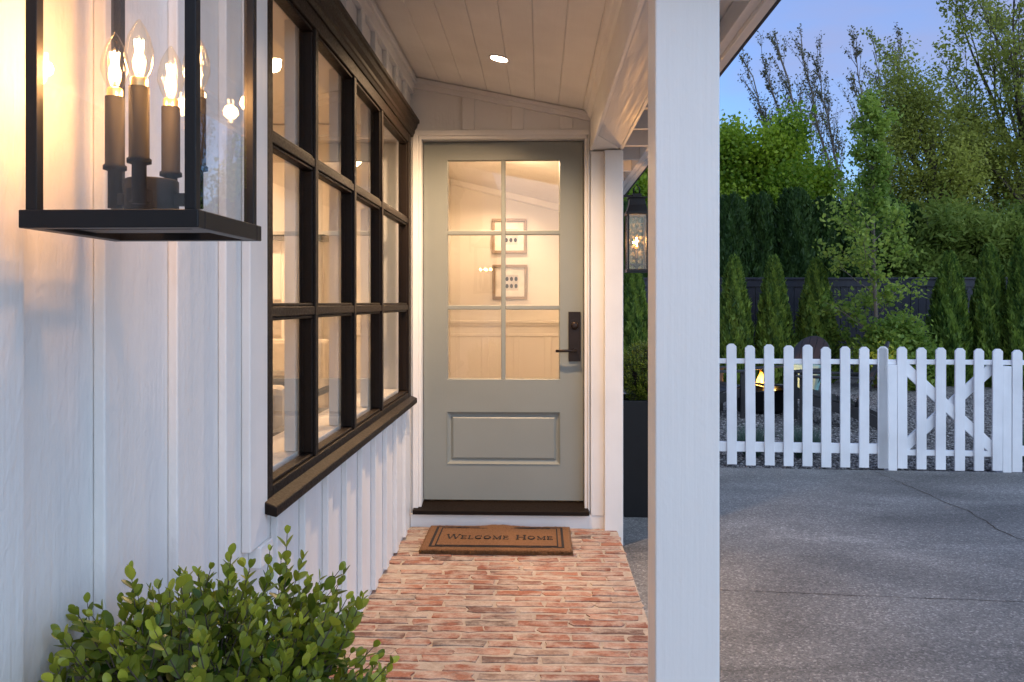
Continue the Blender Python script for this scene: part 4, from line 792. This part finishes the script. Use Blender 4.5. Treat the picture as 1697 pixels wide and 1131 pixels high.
for (dx_, dy_, h_, r_) in ((0.0, 0, .32, .06), (.04, .02, .20, .045), (-.05, .03, .17, .04), (.13, -.03, .10, .03), (-.13, .02, .09, .03), (.02, -.06, .14, .035), (.19, .03, .11, .028), (-.03, -.02, .22, .03), (-.2, 0, .06, .025)):
    mb = MB(); n_ = 9; a0 = random.uniform(0, 6)
    pts = [(fc[0] + dx_ + .02 * math.sin(a0 + i * .9) * i / n_, fc[1] + dy_ + .02 * math.cos(a0 + i * .8) * i / n_, fc[2] + .2 + h_ * i / n_) for i in range(n_ + 1)]
    mb.tube(pts, [r_ * (0.5 + 1.6 * (i / n_)) * max(0.02, (1 - i / n_)) ** .8 for i in range(n_ + 1)], 9, False); mb.build('flame', 'flame', FPt)
lamp('fire_light', 'POINT', (fc[0], fc[1], fc[2] + .36), 22, (1.0, 0.42, 0.12), 0.08, FPt)

# ------------------------------------------------------------------ adirondack chairs (built facing -Y, then turned)
def adirondack(label, loc, rz, scale=1.0):
    t = thing('adirondack_chair', label, 'chair', (0, 0, 0), 'dark chairs round the fire pit'); Wd = 0.56
    for k in range(6):
        y0 = -0.27 + k * .088; z0 = .37 - k * .020; MB().hexa([(-Wd / 2, y0, z0), (Wd / 2, y0, z0), (Wd / 2, y0 + .08, z0 - .017), (-Wd / 2, y0 + .08, z0 - .017)], [(-Wd / 2, y0, z0 + .022), (Wd / 2, y0, z0 + .022), (Wd / 2, y0 + .08, z0 + .005), (-Wd / 2, y0 + .08, z0 + .005)]).build('seat_slat', 'chair', t, .003)
    for k in range(5):
        f = (k - 2); xb = f * .080; xt = f * .104; zb = .20; sl = Vector((0, math.tan(R(24)), 1.0)); b0 = Vector((xb, .26, zb)); wb, wt = .074, .098
        def arc(x_): return .68 + math.sqrt(max(0.0, .28 ** 2 - x_ ** 2))
        P = [b0 + Vector((-wb / 2, 0, 0)), b0 + Vector((wb / 2, 0, 0))]
        for q_ in (1, .5, 0, -.5, -1): x_ = xt + q_ * wt / 2; h_ = arc(x_) - zb; P.append(Vector((x_, .26, zb)) + Vector((0, sl.y * h_, h_)))
        nrm = Vector((0, math.cos(R(24)), -math.sin(R(24)))) * .02; MB().prism(P, nrm).build('back_slat', 'chair', t, .003)
    for z_, w_ in ((.45, .50), (.70, .56)):
        yb = .26 + (z_ - .20) * math.tan(R(24)) + .023; box('back_rail', (-w_ / 2, yb, z_ - .03), (w_ / 2, yb + .025, z_ + .03), 'chair', t, .003)
    for sx_ in (-1, 1):
        x_ = sx_ * (Wd / 2 + .016)
        box('front_leg', (x_ + sx_ * .012 - .045 * 0 - .013, -.32, 0), (x_ + sx_ * .012 + .013, -.23, .55), 'chair', t, .003)
        MB().prism([(x_ - sx_ * .012 - .011, -.30, .27), (x_ - sx_ * .012 - .011, -.30, .372), (x_ - sx_ * .012 - .011, .30, .235), (x_ - sx_ * .012 - .011, .62, .08), (x_ - sx_ * .012 - .011, .66, .0), (x_ - sx_ * .012 - .011, .52, .0), (x_ - sx_ * .012 - .011, .2, .14)], (.022, 0, 0)).build('rear_leg', 'chair', t, .003)
        MB().prism([(x_ - .07, -.36, .552), (x_ + .07, -.36, .552), (x_ + .075, -.1, .552), (x_ + .04, .44, .552), (x_ - .03, .44, .552), (x_ - .065, -.1, .552)], (0, 0, .024)).build('armrest', 'chair', t, .003)
    for ch in t.children: ch.matrix_parent_inverse = Matrix()
    t.location = loc; t.rotation_euler = (0, 0, rz); t.scale = (scale,) * 3; return t
def gnd(u, zc): q = onZc(u, 500, zc); return (q.x, q.y, GZ - .018)
ca = adirondack('charcoal chair with rounded slatted back and teal cushion beyond the fire pit', gnd(1303, 10.0), R(-52))
cb2 = adirondack('dark chair seen side on, nearest the gate', gnd(1375, 9.15), R(-108))
cc = adirondack('dark chair half hidden by the porch post beside the fire pit', gnd(1178, 9.9), R(105))
tcu = MB(); tcu.box((-.22, .12, .40), (.22, .20, .80)); o = tcu.build('cushion', 'teal', None, .035)
tag(o, 'pale teal cushion leaning on the charcoal chair with rounded back', 'cushion'); o.data.transform(Matrix.Translation((0, -.10, -.02)) @ Matrix.Rotation(R(-24), 4, 'X') @ Matrix.Translation((0, .10, .0))); o.location = ca.location; o.rotation_euler = ca.rotation_euler

# ------------------------------------------------------------------ grass tufts by the fence
for lab, u, zc in (('blue-green grass tuft by the fence nearest the porch post', 1246, 7.25), ('blue-green grass tuft by the middle of the fence', 1332, 7.2), ('blue-green grass tuft right of the gate', 1700, 7.0)):
    q = gnd(u, zc); k = 900; a = RNG.random(k) * 6.28; lean = RNG.random(k) ** .7 * .95
    u_ = np.stack([np.cos(a) * lean, np.sin(a) * lean, np.ones(k)], 1); u_ = unit(u_); cen = np.array(q) + np.stack([np.cos(a), np.sin(a), 0 * a], 1) * (.05 * RNG.random(k))[:, None]
    tf = thing('grass_tuft', lab, 'grass', q, 'ornamental grass tufts'); o = cards('blades', cen, u_, perp(u_), .20 + .16 * RNG.random(k), .007, 'tuft', tf, shape='blade')

# ------------------------------------------------------------------ navy board fence
NFY = 15.0; nt = onY(1400, 462, NFY).z; NF = thing('board_fence', 'tall dark navy board fence behind the young evergreens', 'fence', (5.5, NFY, GZ))
x = 0.6; bmesh_ = MB().box((0, 0, 0), (.134, .02, 1)).build('board', 'navy', NF, .003); bmesh_.scale.z = nt - .12 - GZ; bmesh_.matrix_parent_inverse = Matrix(); bmesh_.location = (x - 5.5, 0, 0)
while x < 11.0:
    x += .140; o = bmesh_.copy(); C.objects.link(o); o.location = (x - 5.5, random.gauss(0, .002), 0)
box('cap_rail', (0.5, NFY - .05, nt - .02), (11.2, NFY + .07, nt + .02), 'navy', NF, .003); box('top_rail', (0.5, NFY - .022, nt - .15), (11.2, NFY - .003, nt - .021), 'navy', NF, .003); box('bottom_rail', (0.5, NFY - .022, GZ + .05), (11.2, NFY - .003, GZ + .18), 'navy', NF, .003)
for k in range(6): box('post', (0.8 + 2.05 * k, NFY + .022, GZ - .05), (0.9 + 2.05 * k, NFY + .122, nt - .021), 'navy', NF)

# ------------------------------------------------------------------ trees and shrubs
def thuja(name, label, base, h, r, nleaf, mat, group, sharp=1.0, fan=0.15, wd=.055):
    t = thing(name, label, 'tree', base, group); base = np.array(base); k = nleaf
    f = RNG.random(k) ** 0.9; prof = (1 - f) ** (0.75 * sharp) * np.minimum(1, f * 6 + .55); a = RNG.random(k) * 6.28
    lob = 1 + .13 * np.sin(a * 5 + f * 9 + base[0] * 3) + .10 * np.sin(a * 9 - f * 23) ; rad = r * prof * lob * (1 - .55 * RNG.random(k) ** 2.2) + .02
    out = np.stack([np.cos(a), np.sin(a), 0 * a], 1); cen = base + out * rad[:, None]; cen[:, 2] += h * f * (1 + 0.02 * np.sin(a * 3))
    u = unit(out * .42 + np.array([0, 0, 1.0]) + RNG.normal(size=(k, 3)) * .30); v = unit(np.cross(u, out) + RNG.normal(size=(k, 3)) * .55)
    L_ = fan * (.6 + .8 * RNG.random(k)); cl = np.clip(.5 + .25 * np.sin(a * 7 + f * 17) + RNG.normal(size=k) * .2, 0, 1)
    cards('crown', cen, u, v, L_, wd * (.6 + .8 * RNG.random(k)), mat, t, cl)
    MB().tube([tuple(base), tuple(base + np.array([0, 0, h * .9]))], [.05 * max(1, h / 3), .012], 7).build('trunk', 'bark', t); return t
gz = GZ - .02
YG = 'young evergreens in front of the navy fence'
for lab, u, tv, hwp, zc in (('young conical evergreen glimpsed between door pilaster and porch post', 1050, 440, 34, 13.6), ('young conical evergreen right beside the porch post', 1217, 430, 33, 13.9), ('second young conical evergreen from the porch post', 1283, 430, 33, 14.0), ('young conical evergreen behind the charcoal rounded chair', 1353, 434, 37, 14.0), ('young conical evergreen behind the gate centre', 1574, 424, 38, 13.6), ('young conical evergreen behind the right gate post', 1640, 412, 36, 13.4), ('young conical evergreen at the right edge of the picture', 1697, 398, 38, 13.0)):
    b = gnd(u, zc); thuja('arborvitae', lab, b, onZc(u, tv, zc).z - b[2], hwp * zc / F, 11000, 'thuja', YG, 0.72, .12, .045)
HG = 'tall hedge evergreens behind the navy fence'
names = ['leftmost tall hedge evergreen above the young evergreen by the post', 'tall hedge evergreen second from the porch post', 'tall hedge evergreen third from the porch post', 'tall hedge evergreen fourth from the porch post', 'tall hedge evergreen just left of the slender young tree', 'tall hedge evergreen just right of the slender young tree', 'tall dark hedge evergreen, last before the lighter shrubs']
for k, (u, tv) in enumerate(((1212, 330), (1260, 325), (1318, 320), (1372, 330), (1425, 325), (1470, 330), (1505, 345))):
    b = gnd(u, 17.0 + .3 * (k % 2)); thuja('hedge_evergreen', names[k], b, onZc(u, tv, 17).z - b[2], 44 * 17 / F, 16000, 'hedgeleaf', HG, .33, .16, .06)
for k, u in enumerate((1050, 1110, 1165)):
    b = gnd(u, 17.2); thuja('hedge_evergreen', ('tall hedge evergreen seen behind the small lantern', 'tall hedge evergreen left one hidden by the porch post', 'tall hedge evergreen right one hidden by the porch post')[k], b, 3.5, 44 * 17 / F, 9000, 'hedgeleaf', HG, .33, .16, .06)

def grow(mb, p, d, L_, r, lev, spread, up, tips, kids=(3, 4), seg=6, curve=.12, lenf=.68, minlev=0, side=.35):
    """a tapering limb that bends, with side limbs; collects twig points for the leaves"""
    n_ = 5; pts = [Vector(p)]; d = Vector(d).normalized()
    for i in range(n_):
        d = (d + Vector((random.gauss(0, curve), random.gauss(0, curve), random.gauss(0, curve) + up * .12))).normalized(); pts.append(pts[-1] + d * L_ / n_)
    mb.tube(pts, [r * (1 - .62 * i / n_) for i in range(n_ + 1)], seg, False)
    if lev <= 0:
        tips += [(pts[i], (pts[i] - pts[i - 1]).normalized()) for i in range(1, n_ + 1)]; return
    if lev <= minlev: tips += [(pts[i], (pts[i] - pts[i - 1]).normalized()) for i in range(3, n_ + 1)]
    for k in range(random.randint(*kids) + (1 if lev > 1 else 0)):
        f = side + (1 - side) * random.random(); i = min(n_ - 1, int(f * n_)); q = pts[i].lerp(pts[i + 1], f * n_ - i) if f * n_ - i < 1 else pts[i + 1]
        ax = Vector((random.gauss(0, 1), random.gauss(0, 1), random.gauss(0, .6))).normalized(); nd = (d + (ax - d * ax.dot(d)).normalized() * spread * random.uniform(.7, 1.3) + Vector((0, 0, up * .25))).normalized()
        grow(mb, q, nd, L_ * lenf * random.uniform(.75, 1.15), r * (1 - .62 * f) * .6, lev - 1, spread, up, tips, kids, max(4, seg - 1), curve * 1.1, lenf, minlev, side)
    grow(mb, pts[-1], d, L_ * lenf * .8, r * .36, lev - 1, spread, up, tips, kids, max(4, seg - 1), curve, lenf, minlev, side)
def leafs(name, tips, per, scat, ln, wd, mat, parent, droop=-.1, flat=0.0, tint=None, maxn=90000):
    P = np.array([tuple(t_[0]) for t_ in tips]); D_ = np.array([tuple(t_[1]) for t_ in tips]); idx = np.repeat(np.arange(len(P)), per)
    if len(idx) > maxn: idx = RNG.choice(idx, maxn, replace=False)
    k = len(idx); cen = P[idx] + RNG.normal(size=(k, 3)) * scat * np.array([1, 1, 1 - .5 * flat]); u = unit(D_[idx] * .5 + RNG.normal(size=(k, 3)) * .6 + np.array([0, 0, droop])); v = perp(u)
    if flat: nv = unit(RNG.normal(size=(k, 3)) * .45 + np.array([0, 0, 1.0])); v = unit(np.cross(nv, u))
    tn = np.clip(.5 + .35 * np.sin(P[idx] @ np.array([1.9, 1.3, 2.7])) * .7 + RNG.normal(size=k) * .2, 0, 1)
    return cards(name, cen, u, v, ln * (.6 + .8 * RNG.random(k)), wd * (.6 + .8 * RNG.random(k)), mat, parent, tn)
def tree(name, label, base, mat, bark, trunk, limbs, group, per, scat, ln, wd, flat=0.0, droop=-.1, maxn=90000, seed=1):
    random.seed(seed); t = thing(name, label, 'tree', base, group); mb = MB(); tips = []
    for a in limbs: grow(mb, *a[:6], tips=tips, **a[6])
    if trunk: mb.tube(*trunk)
    mb.build('trunk', bark, t); leafs('crown', tips, per, scat, ln, wd, mat, t, droop, flat, maxn=maxn); return t
# broad maple behind the hedge
def maple(label, u, zc, topv_, wpx, seed, group):
    b = Vector(gnd(u, zc)); top = onZc(u, topv_, zc).z; Hh = top - b.z; wr = wpx * zc / F; random.seed(seed); lim = []
    for k in range(15):
        a = k * 2.4 + random.uniform(-.3, .3); el = random.uniform(.12, 1.1); d = Vector((math.cos(a) * math.cos(el), math.sin(a) * math.cos(el), math.sin(el)))
        z0 = Hh * (.34 + .26 * random.random()); L_ = .55 * 1 / math.sqrt((math.cos(el) / wr) ** 2 + (math.sin(el) / (Hh - z0)) ** 2)
        lim.append(((b.x, b.y, b.z + z0), d, L_, .07, 2, dict(spread=.75, up=.25, kids=(3, 4), lenf=.55)))

    t = thing('maple_tree', label, 'tree', tuple(b), group); mb = MB(); tips = []
    mb.tube([tuple(b), (b.x + .1, b.y, b.z + Hh * .35), (b.x, b.y, b.z + Hh * .6)], [.2, .15, .06], 8)
    for p_, d_, L_, r_, lv, kw in lim: grow(mb, p_, d_, L_, r_, lv, tips=tips, **kw)
    mb.build('trunk', 'bark', t); leafs('crown', tips, 46, .24, .10, .085, 'mapleleaf', t, -.35, .0, maxn=85000); return t
maple('broad bright green maple rising above the hedge by the porch post', 1272, 21, 168, 118, 11, 'maples behind the hedge')
maple('maple glimpsed above the small lantern under the eave', 1085, 22, 225, 105, 12, 'maples behind the hedge')
# tall thin poplars with sparse young leaves, leaning the same way
PP = [('leftmost thin poplar beyond the maple', 1232, 95, 1305, 33), ('thin poplar second from the left, beyond the maple', 1262, 96, 1325, 34), ('tall thin poplar with a ragged top over the maple', 1282, 58, 1350, 32), ('tallest thin poplar beyond the maple', 1322, 47, 1372, 33), ('thin poplar at the right shoulder of the maple', 1352, 95, 1392, 34), ('thin poplar left of the slender young tree top', 1418, 92, 1440, 31), ('thin poplar behind the slender young tree top', 1452, 86, 1470, 32), ('thin poplar against the spreading tree at the right', 1488, 68, 1492, 33)]
for i, (lab, ut, vt, ub, zc) in enumerate(PP):
    random.seed(40 + i); b = Vector(gnd(ub + (ub - ut) * 1.2, zc)); tp = onZc(ut, vt, zc); t = thing('poplar_tree', lab, 'tree', tuple(b), 'thin poplars in the distance'); mb = MB(); tips = []
    n_ = 14; sp_ = [b.lerp(tp, j / n_) + Vector((random.gauss(0, .06), random.gauss(0, .06), 0)) for j in range(n_ + 1)]; mb.tube(sp_, [.10 * (1 - .92 * j / n_) + .006 for j in range(n_ + 1)], 6, False)
    ax = (tp - b).normalized()
    for j in range(46):
        f = .30 + .70 * random.random(); q = b.lerp(tp, f); a = random.random() * 6.28; d = (ax * 1.0 + Vector((math.cos(a), math.sin(a), 0)) * random.uniform(.18, .42)).normalized(); L_ = random.uniform(.6, 2.4) * (1.15 - f * .75)
        grow(mb, q, d, L_, .016, 1, .28, .3, tips, (3, 5), 4, .05, .55)
    tips += [(sp_[j], ax) for j in range(6, n_ + 1)] * 2
    mb.build('trunk', 'palebark', t); leafs('crown', tips, 1, .05, .10, .07, 'poplarleaf', t, -.2, maxn=5000)
# spreading tree at the right with long diagonal limbs
b = gnd(1725, 19); rt = lambda u, v, zc=19: onZc(u, v, zc)
random.seed(5); t = thing('spreading_tree', 'tall spreading tree with long diagonal limbs at the right edge', 'tree', b, None); mb = MB(); tips = []
fork = rt(1712, 330); mb.tube([b, tuple(rt(1722, 440)), tuple(fork)], [.20, .17, .14], 8)
for (u1, v1, zc, L_, r_) in ((1640, 130, 18.5, 5.2, .07), (1600, 40, 19.5, 6.5, .075), (1680, 0, 19, 6.8, .08), (1560, 150, 20, 4.6, .06), (1620, 220, 18, 3.8, .05), (1720, -60, 20, 7.4, .08), (1655, 60, 20.5, 6.0, .06), (1590, 260, 19.5, 3.4, .05), (1760, 20, 18.5, 6.0, .07), (1540, 70, 21, 5.6, .05), (1690, 150, 17.5, 4.5, .05)):
    e = rt(u1, v1, zc); d = (e - fork).normalized(); grow(mb, fork + Vector((random.uniform(-.2, .2), random.uniform(-.2, .2), random.uniform(-.6, .2))), d, (e - fork).length * .82, r_, 3, .42, .12, tips, (3, 4), 6, .05, .48, 1, .22)
mb.build('trunk', 'bark', t); leafs('crown', tips, 2, .08, .085, .06, 'oliveleaf', t, -.2, maxn=40000)
# dense olive tree in front of it
def dense(name, label, u, zc, tv, wpx, z_lo, seed, mat, group, nl, ln, wd, lev=2, nlim=18, per=22, scat=.2, bark='bark'):
    b = Vector(gnd(u, zc)); Hh = onZc(u, tv, zc).z - b.z; wr = wpx * zc / F; random.seed(seed); t = thing(name, label, 'tree' if Hh > 3 else 'shrub', tuple(b), group); mb = MB(); tips = []
    mb.tube([tuple(b), (b.x, b.y, b.z + Hh * .5), (b.x, b.y, b.z + Hh * .85)], [.03 * Hh, .02 * Hh, .006 * Hh], 7)
    for k in range(nlim):
        a = k * 2.4 + random.uniform(-.4, .4); f = k / nlim; z0 = Hh * (z_lo + (.72 - z_lo) * f); el = .15 + .85 * f; d = Vector((math.cos(a) * math.cos(el), math.sin(a) * math.cos(el), math.sin(el)))
        L_ = min(wr / max(.25, math.cos(el)), (Hh - z0) / max(.2, math.sin(el))) * .62; grow(mb, (b.x, b.y, b.z + z0), d, L_, .008 * Hh, lev, .7, .2, tips, (3, 4), 5, .1, .55, lev - 1)
    mb.build('trunk', bark, t); leafs('crown', tips, per, scat, ln, wd, mat, t, -.2, maxn=nl); return t
dense('olive_tree', 'dense olive-green tree behind the gate side of the navy fence', 1545, 18.5, 118, 105, .22, 21, 'oliveleaf', None, 60000, .085, .04, per=22, scat=.24)
dense('olive_tree', 'dense brownish green tree low at the right edge', 1650, 19.5, 240, 85, .15, 22, 'oliveleaf', None, 38000, .085, .04, per=20, scat=.24)
for k, (u, tv, wp) in enumerate(((1538, 318, 52), (1590, 335, 50), (1650, 330, 55), (1700, 320, 50))):
    dense('laurel', ('leafy laurel right of the dark hedge evergreens', 'leafy laurel above the navy fence behind the gate', 'leafy laurel behind the right gate post', 'leafy laurel at the right edge above the evergreens')[k], u, 16.4, tv, wp, .12, 30 + k, 'laurel', 'laurels behind the navy fence', 16000, .16, .05, 2, 12, 14, .16)
# slender young tree in front of the navy fence
b = Vector(gnd(1452, 13.2)); random.seed(9); t = thing('young_tree', 'slender young tree with lit lower leaves in front of the navy fence', 'tree', tuple(b)); mb = MB(); tips = []
tr = [b, onZc(1452, 540, 13.2), onZc(1449, 440, 13.2), onZc(1447, 330, 13.2), onZc(1443, 240, 13.2), onZc(1440, 170, 13.2)]; mb.tube(tr, [.035, .03, .024, .017, .010, .004], 7)
for k in range(40):
    f = (k + random.random()) / 40; z = b.z + .45 + f * (tr[-1].z - b.z - .5); q = b.lerp(tr[-1], (z - b.z) / (tr[-1].z - b.z)); q.x = b.x - .12 * (z - b.z) / (tr[-1].z - b.z); a = random.random() * 6.28; d = Vector((math.cos(a), math.sin(a), .55 + .8 * f)).normalized()
    grow(mb, q, d, (.75 if f < .55 else .34) * random.uniform(.6, 1.25) * (1.1 - .4 * f), .009, 1, .6, .3, tips, (2, 4), 4, .1, .55)
mb.build('trunk', 'palebark', t); leafs('crown', tips, 9, .07, .075, .05, 'youngleaf', t, -.1, maxn=14000)
# shrub at its foot and the little garden light that shines into it
dense('foliage_shrub', 'leafy shrub at the foot of the slender young tree', 1482, 12.9, 545, 58, .05, 61, 'youngleaf', None, 9000, .075, .05, 2, 12, 12, .09)
gl_ = thing('garden_light', 'small black spike light shining into the young tree', 'garden light', gnd(1470, 12.1)); q = Vector(gnd(1470, 12.1))
mb = MB(); mb.tube([q, q + Vector((0, 0, .14))], .008, 8); mb.tube([q + Vector((0, -.03, .13)), q + Vector((0, .05, .20))], [.03, .034], 12); mb.build('housing', 'black', gl_)
o = lamp('garden_spot', 'SPOT', q + Vector((0, .06, .21)), 9, (1.0, .58, .25), .03, gl_, spot_size=R(70), spot_blend=.8); o.rotation_euler = Vector((0, .55, 1)).to_track_quat('-Z', 'Y').to_euler()
